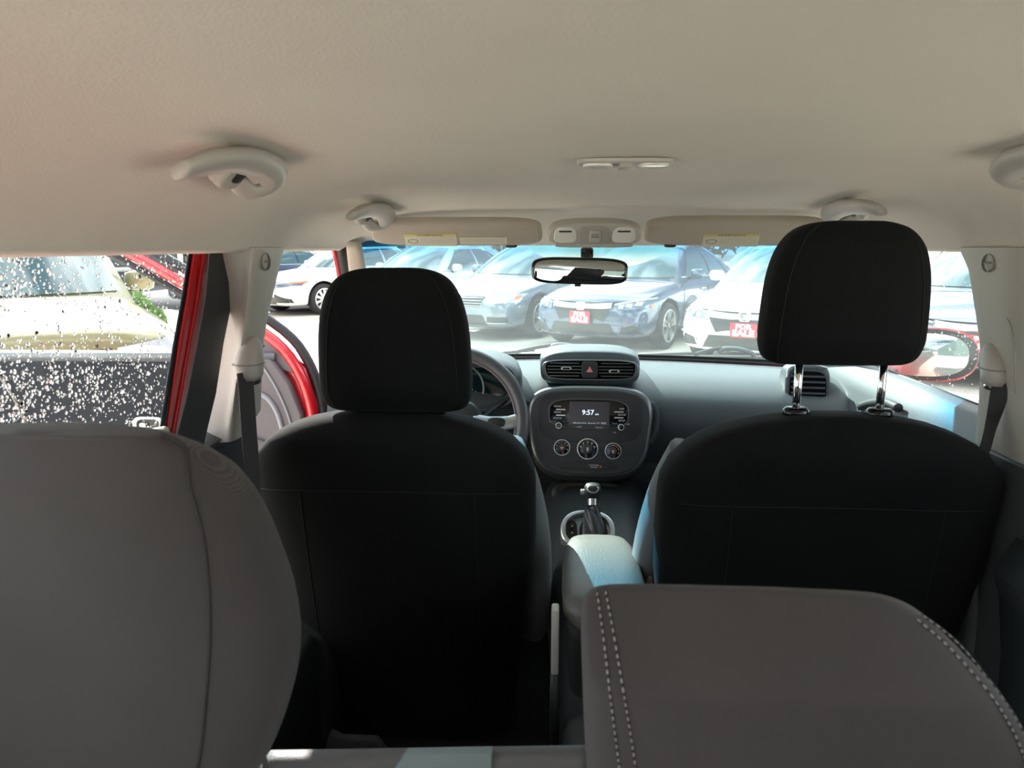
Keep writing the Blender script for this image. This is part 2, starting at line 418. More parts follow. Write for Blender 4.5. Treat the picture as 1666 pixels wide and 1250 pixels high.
Ym = 1.72; q = Ym / F
fr = frame(aY(943, 441, Ym), 0.004, 0.03)
fr2 = frame(aY(943, 441, Ym), 0.10, -0.02)
mr = thing('rearview_mirror', 'black framed rearview mirror hanging from the windshield', 'mirror', fr[0])
rollU = (fr[1] - fr[2] * 0.022).normalized(); fr = (fr[0], rollU, fr[3].cross(rollU), fr[3])
bm = bmesh.new(); pad(bm, fr, 0, 0, 77.5 * q, 21.5 * q, 4.2, -0.022, 0.030, edge=0.010, seg=64); finish('housing', bm, gloss, mr, autos=60)
bm = bmesh.new(); pad(bm, fr, 0, 0, 72.5 * q, 17.2 * q, 4.2, 0.0075, 0.0012, edge=0.0003, seg=64); finish('mirror_glass', bm, mirrorm, mr, autos=40)
bm = bmesh.new(); fbox(bm, fr, -2 * q, -22 * q, -0.004, 5 * q, 3.2 * q, 0.004); finish('dimming_tab', bm, blackp, mr, smooth=False, bevel=0.001)
bm = bmesh.new()
tube(bm, smooth_path([aY(955, 427, Ym + 0.02), aY(955, 420, Ym + 0.04), aY(955, 409, Ym + 0.055)], 4), [0.008, .008, .008, .009, .010, .012, .012, .012, .012][:9], 12); finish('stem', bm, blackp, mr)
bm = bmesh.new(); f3 = frame(aY(955, 412, Ym + 0.05), -0.3); pad(bm, f3, 0, 0, 0.0145, 0.011, 4, -0.008, 0.018, edge=0.004); finish('mount_button', bm, gloss, mr, autos=50)

# ================================================================== WINDSHIELD
glass_ws = glassy('windshield_glass', (0.74, 0.92, 0.92), film=0.037, filmcol=(0.80, 0.97, 1.0), refl=0.03, band=(1.345, 1.41, (0.08, 0.36, 0.58)), noisy=0.35)
glass_side = glassy('side_glass', (0.90, 0.97, 0.96), film=0.03, refl=0.04)
def ws(u, v):                                      # u -1..1 across, v 0 base .. 1 top
    Yb = 2.56 - 0.16 * u * u; Yt = 1.88 - 0.07 * u * u
    X = u * lerp(0.72, 0.60, v); z = lerp(1.052, 1.432, v) + 0.016 * math.sin(PI * v)
    return V((X, lerp(Yb, Yt, v), z))
bm = bmesh.new(); grid(bm, [[ws(-1 + 2 * i / 24, j / 12) for i in range(25)] for j in range(13)])
wso = struct(finish('window_1', bm, glass_ws))
# dotted frit patch behind the mirror
frit = glassy('frit_dots', (0.42, 0.55, 0.55), film=0.62, filmcol=(0.50, 0.36, 0.26), refl=0.02, noisy=0.15)
bm = bmesh.new(); rows = []
for j in range(8):
    t = j / 7; half = 0.175 * (1 - 0.30 * t ** 2.2)
    r = []
    for i in range(21):
        s = -1 + 2 * i / 20; e = 1 - (1 - abs(s) ** 6) * 0
        vtop, vbot = 0.985, 0.80
        hh = half if j < 7 else half
        X = 0.0 + s * hh
        v = lerp(vtop, lerp(vbot, 0.86, abs(s) ** 3), t)
        u = X / lerp(0.72, 0.60, v); p = ws(u, v); r.append(p + V((0, -0.004, -0.002)))
    rows.append(r)
grid(bm, rows); fo = finish('frit_patch', bm, frit, wso); fo.parent = wso
# black frit border along the base and the cowl
bm = bmesh.new(); rows = []
for j, (dv, off) in enumerate(((0.0, 0), (0.035, 0))):
    rows.append([ws(-1 + 2 * i / 24, dv) + V((0, -0.003, 0)) for i in range(25)])
grid(bm, rows); finish('base_border', bm, rubber, wso, solid=0.003)

def wiper(pts, blade, label):
    P = [aY(*p) for p in pts]
    t = thing('windshield_wiper', label, 'wiper', P[-1], 'windshield wipers resting at the base of the glass')
    bm = bmesh.new(); tube(bm, smooth_path(P, 5), 0.007, 8); finish('wiper_arm', bm, blackp, t)
    bm = bmesh.new(); a = P[-1]; pp = smooth_path([a + V((-.035, 0, -.012)), a + V((-.02, 0, .002)), a + V((.03, 0, .002)), a + V((.075, 0, -.012)), a + V((.09, 0, -.030))], 3)
    tube(bm, pp, 0.010, 10, flat=(1.3, .8)); finish('pivot_cover', bm, mat('wiper_grey', (0.05, 0.07, 0.08), 0.4), t)
    bm = bmesh.new(); tube(bm, [aY(*b) for b in blade], 0.005, 6); finish('blade', bm, rubber, t)
wiper([(838, 573, 2.62), (870, 566, 2.63), (898, 562, 2.64), (910, 563, 2.64)], [(780, 577, 2.62), (870, 570, 2.62)], 'black wiper at the base of the windshield left of the centre vents')
wiper([(1130, 577, 2.60), (1155, 570, 2.61), (1172, 567, 2.62), (1186, 569, 2.62)], [(1040, 577, 2.60), (1150, 575, 2.60)], 'black wiper at the base of the windshield in front of the passenger')

# ================================================================== DASHBOARD
db = thing('dashboard', 'charcoal dashboard with centre vents and radio below the windshield', 'dashboard', (0, 2.3, 0.7))
prof = [(2.62, 1.035), (2.50, 1.050), (2.38, 1.062), (2.26, 1.066), (2.16, 1.058), (2.09, 1.035), (2.05, 1.00), (2.035, 0.955), (2.04, 0.91), (2.055, 0.87), (2.075, 0.835)]
low = [(2.075, 0.835), (2.065, 0.828), (2.06, 0.80), (2.07, 0.72), (2.10, 0.62), (2.2, 0.5), (2.4, 0.42)]
def dashpt(X, p):
    y, z = p; s = abs(X) / 0.72
    return V((X, y - 0.10 * s ** 3 * (1 if y > 2.3 else 0.6) + (0.02 * math.cos(X * 6)), z - 0.008 * s ** 2))
N_ = 40
bm = bmesh.new(); P2 = []
pr = smooth_path([V((0, a, b)) for a, b in prof], 3)
grid(bm, [[dashpt(-0.72 + 1.44 * i / N_, (p.y, p.z)) for i in range(N_ + 1)] for p in pr]); finish('dash_top', bm, dashm, db)
bm = bmesh.new(); pr = smooth_path([V((0, a, b)) for a, b in low], 2)
grid(bm, [[dashpt(-0.72 + 1.44 * i / N_, (p.y, p.z)) for i in range(N_ + 1)] for p in pr]); finish('dash_lower', bm, dashlow, db)
# glove box lid and its shut line
bm = bmesh.new(); g = []
for j in range(7):
    z = lerp(0.825, 0.62, j / 6)
    g.append([V((lerp(0.22, 0.62, i / 12), 2.035 + 0.0 + 0.03 * (j / 6) - 0.012 * math.sin(PI * i / 12) + (0.012 if i in (0, 12) or j in (0, 6) else 0), z + 0.03 * (i / 12))) for i in range(13)])
grid(bm, g); finish('glove_box_lid', bm, dashlow, db, solid=0.01)
bm = bmesh.new(); tube(bm, smooth_path([aY(1070, 757, 2.03), aY(1090, 742, 2.02), aY(1130, 733, 2.01), aY(1240, 728, 2.0)], 5), 0.0018, 6); finish('glove_box_seam', bm, bezelm, db)

# vent pod
Yv = 2.06; q = Yv / F
fr = frame(aY(960, 601, Yv), 0.12)
bm = bmesh.new(); rs = []
for k, (dy, sx, sz, dz) in enumerate(((0.0, 0.93, 0.88, 0), (0.006, 0.985, 0.97, 0), (0.02, 1.0, 1.0, 0.0), (0.08, 1.02, 1.02, 0.004), (0.20, 1.0, 0.95, -0.004), (0.32, 0.9, 0.6, -0.012))):
    r = []
    for i in range(48):
        t = 2 * PI * i / 48; x = sgnp(math.cos(t), 2 / 4.0); y = sgnp(math.sin(t), 2 / 4.0)
        r.append(fr[0] + V((82 * q * sx * x * (1 - 0.0 * y), dy, 28 * q * sz * y + dz + (0.004 * (1 - x * x) if y > 0 else 0))))
    rs.append(r)
loft(bm, rs); finish('vent_pod', bm, dashm, db, autos=60)
vr = fr
bm = bmesh.new(); pad(bm, vr, 0, -1 * q, 78 * q, 17.5 * q, 4.0, 0.0, 0.010, edge=0.004, seg=64, hole=0.93, taper=0.03)
vo = finish('vent_surround', bm, bezelm, db, autos=50)
bm = bmesh.new(); pad(bm, vr, 0, -1 * q, 73 * q, 15 * q, 4.0, 0.0, 0.004, edge=0.001, seg=64, taper=0.03); finish('vent_recess', bm, mat('recess_black', (.0025, .0025, .003), .8, spec=.1), vo, autos=50)
for s in (-1, 1):
    for i in range(5):
        bm = bmesh.new(); fbox(bm, vr, s * 42 * q, (-11 + 5.2 * i) * q, 0.006, (28 - (4 if i in (0, 4) else 0)) * q, 0.5 * q, 0.003); finish('vent_louver', bm, bezelm, vo, smooth=False)
for s, dv in ((-1, 1), (1, -3)):
    bm = bmesh.new(); pad(bm, vr, s * 39 * q, dv * q, 8.5 * q, 2.6 * q, 3.5, 0.006, 0.006, edge=0.0015, hole=0.72); finish('vent_tab', bm, silver, vo, autos=50)
bm = bmesh.new(); pad(bm, vr, -1 * q, -1 * q, 13 * q, 13.5 * q, 6, 0.004, 0.010, edge=0.002); hz = finish('hazard_switch', bm, blackp, db, autos=50)
bm = bmesh.new(); T = [(-5.5, -4.5), (5.5, -4.5), (0, 5)]
prism(bm, [vr[0] + vr[1] * ((x - 1) * q) + vr[2] * ((y) * q) + vr[3] * 0.0142 for x, y in T], vr[3] * 0.0004); finish('hazard_triangle', bm, pinkmark, hz, smooth=False)

# centre stack
Ys = 2.00; q = Ys / F
fr = frame(aY(958, 700, Ys), 0.21, -0.02)
st = thing('centre_stack', 'rounded centre stack with clock display and three climate dials', 'control panel', fr[0])
bm = bmesh.new(); pad(bm, fr, 1 * q, -2 * q, 101 * q, 76 * q, 3.6, -0.09, 0.105, edge=0.012, taper=0.10, seg=80); finish('outer_bezel', bm, bezelm, st, autos=60)
bm = bmesh.new(); pad(bm, fr, 1 * q, -3 * q, 95 * q, 70 * q, 3.6, 0.010, 0.007, edge=0.002, taper=0.10, seg=80); finish('faceplate', bm, stackm, st, autos=60)
bm = bmesh.new(); pad(bm, fr, 2 * q, 22 * q, 86 * q, 42 * q, 4.2, 0.0165, 0.0015, edge=0.0007, taper=0.02, seg=80); radio = finish('radio_panel', bm, mat('radio_black', (0.028, 0.029, 0.034), 0.35), st, autos=60)
bm = bmesh.new(); pad(bm, fr, -1 * q, 27.5 * q, 66 * q, 24 * q, 3.6, 0.018, 0.0022, edge=0.0007, seg=64, hole=0.975); finish('display_surround', bm, bezelm, st, autos=50)
bm = bmesh.new(); pad(bm, fr, -1 * q, 27.5 * q, 64 * q, 23 * q, 3.6, 0.0175, 0.0012, edge=0.0003, seg=64); finish('display_bezel', bm, gloss, st, autos=50)
bm = bmesh.new(); fbox(bm, fr, 0, 27 * q, 0.0190, 33 * q, 20 * q, 0.0006); sc = finish('display', bm, screenm, st, smooth=False)
text('clock_digits', '9:57', fr, -2 * q, 29 * q, 0.0198, 11.5 * q, whitelit, sc, bold=0.00012)
text('clock_suffix', 'AM', fr, 12.5 * q, 26.3 * q, 0.0198, 4 * q, whitelit, sc)
text('date_line', 'Wednesday, August 13, 2025', fr, 1 * q, 11.5 * q, 0.0198, 4.6 * q, mat('date_grey', (.3, .3, .34), .5, emit=(.4, .42, .48), estr=.25), sc)
for s, names in ((-1, ('RADIO', 'MEDIA', 'PHONE')), (1, ('DISP', 'CLOCK', 'SETUP'))):
    for i, w in enumerate(names):
        u = (-52 if s < 0 else 53.5) * q
        v = (38.5 if s < 0 else 36) * q - i * 9.7 * q
        text('key_lettering', w, fr, u, v, 0.0190, 3.9 * q, whitemark, st, bold=0.0001)
    for i in range(2):
        bm = bmesh.new(); fbox(bm, fr, (-47 if s < 0 else 48.5) * q, (33.5 if s < 0 else 31) * q - i * 9.5 * q, 0.0196, 7.5 * q, 0.9 * q, 0.0008); finish('key_divider', bm, silver, st, smooth=False)
for s, u, v in ((-1, -50, 7), (1, 52, 6)):
    bm = bmesh.new(); pad(bm, fr, u * q, v * q, 6.3 * q, 6.3 * q, 2, 0.017, 0.013, edge=0.0015, seg=28); kb = finish('radio_knob', bm, gloss, st, autos=50)
    bm = bmesh.new(); pad(bm, fr, u * q, v * q, 5.4 * q, 5.4 * q, 2, 0.0295, 0.0015, edge=0.0005, seg=28, hole=0.72); finish('knob_ring', bm, silver, kb, autos=50)
for w, u, v in (('POWER', -60, 13), ('VOL', -41, 13), ('TUNE', 42, 11.5), ('ENTER', 62, 11), ('FILE', 42, -3)):
    text('knob_lettering', w, fr, u * q, v * q, 0.0185, 3.0 * q, whitemark, st, bold=0.0001)
bm = bmesh.new(); pad(bm, fr, 1 * q, 5.5 * q, 33.5 * q, 5.2 * q, 5, 0.017, 0.004, edge=0.001); sk = finish('seek_bar', bm, stackm, st, autos=50)
text('seek_lettering', '< SEEK', fr, -17 * q, 5.2 * q, 0.0215, 3.4 * q, whitemark, sk, bold=0.0001)
text('track_lettering', 'TRACK >', fr, 17 * q, 4.6 * q, 0.0215, 3.4 * q, whitemark, sk, bold=0.0001)
for u, v, r, kind in ((-44, -29, 13.5, 0), (-2, -30.5, 17.5, 1), (39.5, -33, 13.5, 2)):
    bm = bmesh.new(); pad(bm, fr, u * q, v * q, r * q, r * q, 2, 0.016, 0.012, edge=0.002, seg=48); dk = finish('climate_dial', bm, gloss, st, autos=50)
    bm = bmesh.new(); pad(bm, fr, u * q, v * q, r * q, r * q, 2, 0.026, 0.0030, edge=0.0008, seg=48, hole=0.90); finish('dial_ring', bm, silver, dk, autos=50)
    bm = bmesh.new(); pad(bm, fr, u * q, v * q, r * .45 * q, r * .45 * q, 2, 0.027, 0.006, edge=0.002, seg=32); finish('dial_hub', bm, stackm, dk, autos=50)
    cols = []
    for j, dg in enumerate((200, 160, 125, 90, 55, 20, -20)):
        a = math.radians(dg); x = u + math.cos(a) * r * .68; y = v + math.sin(a) * r * .68
        bm = bmesh.new()
        if kind == 1:
            if dg in (200, -20): bm.free(); continue
            pad(bm, fr, x * q, y * q, 1.9 * q, 1.1 * q, 1.2, 0.0280, 0.0006, edge=.0002, seg=6); mk = whitemark
            fbox(bm, fr, x * q, (y - 1.6) * q, 0.0283, 0.6 * q, 1.2 * q, 0.0003)
        elif kind == 0:
            pad(bm, fr, x * q, y * q, 0.9 * q, 0.9 * q, 2, 0.0280, 0.0006, edge=.0002, seg=8); mk = whitemark
        else:
            tube(bm, [fr[0] + fr[1] * ((u + math.cos(math.radians(dg + d)) * r * .68) * q) + fr[2] * ((v + math.sin(math.radians(dg + d)) * r * .68) * q) + fr[3] * .0282 for d in (-14, 0, 14)], 0.7 * q, 6); mk = bluem if dg > 90 else (whitemark if dg == 90 else orangem)
        finish('dial_mark', bm, mk, dk, smooth=False)
    bm = bmesh.new(); fbox(bm, fr, u * q, (v) * q, 0.0332, (1.8 if kind else 2.6) * q, (2.6 if kind == 1 else 1.3) * q, 0.0003); fbox(bm, fr, u * q, (v - 3.0) * q, 0.0332, .9 * q, 1.0 * q, 0.0003)
    finish('dial_symbol', bm, whitemark if kind == 1 else mat('amber_marking', (.7, .42, .25), .5), dk, smooth=False)
bm = bmesh.new(); pad(bm, fr, -1 * q, -59 * q, 48 * q, 5.5 * q, 5, 0.016, 0.003, edge=0.001, taper=0.0); finish('lower_bar', bm, mat('bar_black', (.02, .021, .024), .4), st, autos=50)
text('airbag_lettering', 'PASSENGER', fr, 9 * q, -57.5 * q, 0.0193, 3.1 * q, whitemark, st, bold=0.0001)
text('airbag_lettering', 'AIR BAG', fr, 9 * q, -60.8 * q, 0.0193, 3.1 * q, whitemark, st, bold=0.0001)
bm = bmesh.new(); pad(bm, fr, 20 * q, -59.5 * q, 1.8 * q, 1.8 * q, 2, 0.0188, 0.0006, edge=.0002, seg=10); finish('airbag_lamp', bm, orangem, st, smooth=False)
# side ears of the stack
for s in (-1, 1):
    bm = bmesh.new(); P = []
    tube(bm, smooth_path([fr[0] + fr[1] * (s * 100 * q) + fr[2] * (46 * q) + fr[3] * -.01, fr[0] + fr[1] * (s * 109 * q) + fr[2] * (30 * q) + fr[3] * -.012, fr[0] + fr[1] * (s * 109 * q) + fr[2] * (0 * q) + fr[3] * -.012, fr[0] + fr[1] * (s * 99 * q) + fr[2] * (-20 * q) + fr[3] * -.01], 5), 0.012, 10); finish('side_ear', bm, dashlow, st)
# lower trim ring and the bin with sockets
bm = bmesh.new(); pad(bm, fr, 0, -26 * q, 98 * q, 62 * q, 3.2, -0.12, 0.10, edge=0.01, taper=0.10, seg=60); finish('stack_plinth', bm, dashlow, st, autos=50)
fb = frame(aY(958, 812, 1.98), 0.45)
q2 = 1.98 / F
bm = bmesh.new(); pad(bm, fb, 0, 0, 62 * q2, 30 * q2, 3, -0.10, 0.11, edge=0.01, taper=0.12, seg=50); finish('lower_bin', bm, dashlow, st, autos=50)
bm = bmesh.new(); pad(bm, fb, 0, 2 * q2, 54 * q2, 24 * q2, 3, 0.009, 0.003, edge=0.001, taper=0.12, seg=50); finish('bin_floor', bm, gloss, st, autos=50)
for u in (-28, 22):
    bm = bmesh.new(); pad(bm, fb, u * q2, 0, 11 * q2, 6 * q2, 4, 0.012, 0.004, edge=0.001); so = finish('socket_cover', bm, blackp, st, autos=50)
    text('socket_lettering', 'AUX   USB' if u < 0 else '12V', fb, u * q2, 1 * q2, 0.0163, 3.2 * q2, whitemark, so)

# right side vent
Yr = 2.06; q = Yr / F
fr = frame(aY(1312, 636, Yr), 0.10, -0.12)
bm = bmesh.new(); pad(bm, fr, 0, 0, 35 * q, 42 * q, 4.5, -0.08, 0.095, edge=0.012, seg=56); sv = finish('side_vent_housing', bm, dashm, db, autos=50)
bm = bmesh.new(); pad(bm, fr, 0, -3 * q, 28 * q, 35 * q, 4.5, 0.012, 0.006, edge=0.001, seg=56); finish('vent_recess', bm, MATS['recess_black'], sv, autos=50)
for i in range(7):
    bm = bmesh.new(); fbox(bm, fr, 0, (-30 + 9 * i) * q, 0.019, 26 * q, 1.6 * q, 0.003); finish('vent_louver', bm, dashm, sv, smooth=False)
bm = bmesh.new(); pad(bm, fr, 5 * q, -24 * q, 8 * q, 2.6 * q, 3, 0.022, 0.006, edge=0.001, hole=0.7); finish('vent_tab', bm, silver, sv, autos=50)
bm = bmesh.new(); tube(bm, smooth_path([fr[0] + fr[1] * (x * q) + fr[2] * (y * q) + fr[3] * 0.018 for x, y in ((-33, 20), (-30, 36), (-15, 41), (10, 42), (28, 38))], 5), 0.0035, 8); finish('vent_chrome_arc', bm, silver, sv)

# instrument binnacle
fr = frame(aY(730, 628, 2.02), 0.25)
q = 2.02 / F
ic = thing('instrument_cluster', 'hooded instrument cluster behind the steering wheel', 'instrument cluster', fr[0])
bm = bmesh.new(); rs = []
for dy, s in ((-.035, 1.0), (-0.02, 1.03), (0.05, 1.03), (0.14, 0.98), (0.24, 0.82)):
    rs.append([fr[0] + V((118 * q * s * sgnp(math.cos(2 * PI * i / 40), 2 / 2.8), dy + 0.01, 48 * q * s * sgnp(math.sin(2 * PI * i / 40), 2 / 2.8) + 0.008)) for i in range(40)])
rs2 = [[fr[0] + V((118 * q * s * sgnp(math.cos(2 * PI * i / 40), 2 / 2.8), dy, 48 * q * s * sgnp(math.sin(2 * PI * i / 40), 2 / 2.8) + 0.008)) for i in range(40)] for dy, s in ((0.06, .86), (-.02, .93), (-.035, 0.97))]
loft(bm, rs2 + rs[0:], cap0=True, cap1=True); finish('hood', bm, dashm, ic, autos=60)
bm = bmesh.new(); pad(bm, fr, 0, 4 * q, 100 * q, 38 * q, 2.8, -0.052, 0.004, edge=0.001, seg=50); fc = finish('gauge_face', bm, mat('gauge_teal_black', (0.004, 0.016, 0.016), 0.08), ic, autos=50)
for u, r in ((-50, 30), (14, 43)):
    bm = bmesh.new(); pad(bm, fr, u * q, -2 * q, r * q, r * q, 2, -0.049, 0.003, edge=0.001, hole=0.93, seg=48); finish('gauge_ring', bm, silver, fc, autos=50)
bm = bmesh.new(); fbox(bm, fr, 25 * q, -14 * q, -0.047, 3 * q, .8 * q, .0004)
for i in range(5): fbox(bm, fr, (22 + 5 * i) * q, (-7 + (i % 2) * 3) * q, -0.047, .5 * q, 1.1 * q, .0004)
finish('gauge_marks', bm, whitemark, fc, smooth=False)

# steering wheel and stalk
wc = V((-0.372, 1.86, 0.985)); R = 0.183
tl = 0.42
U = V((1, 0, 0)); Nn = V((0, -math.cos(tl), math.sin(tl))); W = Nn.cross(U)
sw = thing('steering_wheel', 'dark leather steering wheel half hidden behind the driver headrest', 'steering wheel', wc)
bm = bmesh.new()
tube(bm, [wc + U * math.cos(2 * PI * i / 64) * R + W * math.sin(2 * PI * i / 64) * R for i in range(64)], 0.0165, 14, closed=True, up=Nn); finish('rim', bm, mat('wheel_leather', (0.07, 0.07, 0.075), 0.38, bump=.2, bscale=500), sw)
bm = bmesh.new()
tube(bm, [wc + U * math.cos(2 * PI * i / 64) * (R - .017) + W * math.sin(2 * PI * i / 64) * (R - .017) + Nn * 0.003 for i in range(64)], 0.0028, 8, closed=True, up=Nn); finish('rim_seam', bm, mat('seam_mauve', (0.16, 0.12, 0.13), 0.4), sw)
fh = (wc, U, W, Nn)
bm = bmesh.new(); pad(bm, fh, 0, -0.01, 0.085, 0.075, 2.6, -0.04, 0.05, edge=0.02); finish('hub', bm, blackp, sw, autos=60)
for s in (-1, 1):
    bm = bmesh.new()
    pts = [wc + U * (s * x) + W * y for x, y in ((0.06, -.005), (0.10, -.004), (0.14, 0.0), (0.172, 0.006))]
    tube(bm, smooth_path(pts, 4), [0.030, .028, .026, .024, .022, .021, .020, .019, .019, .018, .019, .020, .022][:13], 12, flat=(.5, 1), up=W); finish('spoke', bm, silver, sw)
    bm = bmesh.new(); pad(bm, fh, s * 0.118, 0.0, 0.022, 0.012, 3, 0.008, 0.006, edge=.002); finish('spoke_switch', bm, blackp, sw, autos=50)
bm = bmesh.new(); tube(bm, [wc + U * 0 + W * -.06, wc + W * -.16], [0.03, 0.022], 12, flat=(1, .5), up=Nn); finish('lower_spoke', bm, blackp, sw)
bm = bmesh.new(); tube(bm, [wc - Nn * 0.03, wc - Nn * 0.10, wc - Nn * 0.22], [0.05, 0.06, 0.07], 20); finish('column_shroud', bm, blackp, sw)
a = aY(838, 655, 2.0)
sk = thing('wiper_stalk', 'short black control stalk sticking out right of the steering wheel', 'stalk', a)
bm = bmesh.new(); tube(bm, smooth_path([wc - Nn * 0.06 + U * 0.05, a + V((-.03, 0, .004)), a + V((.012, 0, 0))], 5), 0.006, 8); finish('stalk_arm', bm, blackp, sk)
bm = bmesh.new(); box(bm, a + V((.016, 0, -.002)), (0.016, 0.012, 0.022)); finish('stalk_knob', bm, mat('stalk_grey', (.12, .14, .16), .4), sk, bevel=0.003)
# ================================================================== CENTRE CONSOLE, SHIFTER, ARMREST
cn = thing('centre_console', 'black centre console carrying the gear shifter between the front seats', 'console', (0.0, 1.7, 0.45))
bm = bmesh.new()
rs = []
for y, w, zt in ((1.0, .085, .60), (1.25, .09, .64), (1.5, .10, .68), (1.65, .115, .735), (1.75, .12, .755), (1.9, .13, .775), (2.05, .15, .80)):
    rs.append([V((0.0 + w * sgnp(math.cos(2 * PI * i / 24), .5), y, (zt + .35) / 2 + (zt - .35) / 2 * sgnp(math.sin(2 * PI * i / 24), .5))) for i in range(24)])
loft(bm, rs); finish('console_body', bm, dashlow, cn)
Yg = 1.72; q = Yg / F
ctr = aY(956, 864, Yg)
fg = frame(ctr, 0.95); kz = 1 / math.cos(0.95 - 0.36)
gs = thing('gear_shifter', 'gear shifter with black knob and gaiter in a silver ring on the centre console', 'gear shifter', ctr)
bm = bmesh.new(); pad(bm, fg, 0, 0, 46.5 * q, 33 * q * kz * 1.02, 2.25, -0.03, 0.038, edge=0.004, seg=56, hole=0.82); finish('bezel_ring', bm, silver, gs, autos=50)
bm = bmesh.new(); pad(bm, fg, 0, -0.002, 40 * q, 28 * q * kz, 2.25, -0.028, 0.022, edge=0.002, seg=56); finish('shifter_plate', bm, mat('shift_plate_silver', (.30, .33, .35), .3, metal=.6), gs, autos=50)
bm = bmesh.new(); pad(bm, fg, -27 * q, -4 * q, 9.5 * q, 22 * q * kz, 3, -0.006, 0.003, edge=0.001); gi = finish('gear_indicator', bm, gloss, gs, autos=50)
for i, w in enumerate('PRND'):
    text('gear_letter', w, fg, -26 * q, (9 - 12 * i) * q * kz * .9, -0.0025, 4.6 * q, whitemark, gi, bold=.0002)
bm = bmesh.new(); pad(bm, fg, 10 * q, -3 * q, 24 * q, 25 * q * kz, 2.6, -0.006, 0.004, edge=0.001); finish('gate_boot_well', bm, gloss, gs, autos=50)
kn = aY(964, 801, 1.78)
base = ctr + V((0.012, 0.0, -0.02))
bm = bmesh.new(); P = smooth_path([base, lerp(base, kn, .35) + V((.002, 0, 0)), lerp(base, kn, .62), lerp(base, kn, .72)], 5)
n = len(P); rings = []
for i, p in enumerate(P):
    t = i / (n - 1); r = lerp(0.036, 0.0135, t ** .6)
    rings.append([p + V((math.cos(a) * r * (1 + .13 * math.sin(5 * a + t * 9)), math.sin(a) * r * (1 + .13 * math.sin(5 * a + t * 9)), 0.003 * math.sin(3 * a + t * 12))) for a in [2 * PI * k / 40 for k in range(40)]])
loft(bm, rings); finish('gaiter', bm, mat('gaiter_leather', (.035, .037, .042), .35, bump=.4, bscale=200), gs)
bm = bmesh.new(); tube(bm, [lerp(base, kn, .70), lerp(base, kn, .84)], 0.0115, 20); finish('collar', bm, silver, gs, autos=40)
bm = bmesh.new(); ringstack(bm, [(kn.x, kn.y, kn.z + z, w, w * .95) for z, w in ((-.026, .010), (-.022, .0135), (-.010, .0185), (0.003, .0215), (.012, .0205), (.019, .0165), (.022, .008))], 2.3, 28); finish('knob', bm, blackp, gs)
fk = frame(kn + V((0, -0.0165, 0.010)), 0.8)
bm = bmesh.new(); pad(bm, fk, 0, 0, 0.0135, 0.0085, 3, 0.0, 0.004, edge=.001, hole=.8, taper=.25); finish('knob_trim', bm, silver, gs, autos=50)
bm = bmesh.new(); box(bm, kn + V((-.024, 0, 0)), (0.010, .013, .013)); finish('release_button', bm, silver, gs, bevel=.002)

ar = thing('armrest', 'padded dark vinyl armrest box lit by the sun between the front seats', 'armrest', (0.0, 1.42, 0.68))
cxa = aY(978, 900, 1.42).x
bm = bmesh.new(); rs = []
zt = 0.835
def arm_ring(y, w, z0, z1):
    r = []
    for i in range(40):
        a = 2 * PI * i / 40
        r.append(V((cxa + w * sgnp(math.cos(a), 2 / 3.2), y, (z0 + z1) / 2 + (z1 - z0) / 2 * sgnp(math.sin(a), 2 / 3.2))))
    return r
for y, w, dz in ((1.57, .02, -.035), (1.563, .045, -.015), (1.545, .062, -.005), (1.50, .070, 0), (1.42, .075, .002), (1.32, .0765, 0.001), (1.25, .074, -.006), (1.225, .066, -.016), (1.212, .05, -.03)):
    zz = zt + dz - (y - 1.25) * 0.03; h = .062 + (dz if dz < 0 else 0)
    rs.append(arm_ring(y, w, zz - h, zz))
loft(bm, rs); finish('padded_lid', bm, leath, ar)
bm = bmesh.new(); rs = []
for z, s in ((zt - .065, 1), (zt - .10, .98), (zt - .20, .92), (.55, .88)):
    rs.append([V((cxa + .068 * s * sgnp(math.cos(2 * PI * i / 32), .5), 1.385 + .16 * s * sgnp(math.sin(2 * PI * i / 32), .5), z - (math.sin(2 * PI * i / 32)) * .004)) for i in range(32)])
loft(bm, rs); finish('armrest_box', bm, dashlow, ar)

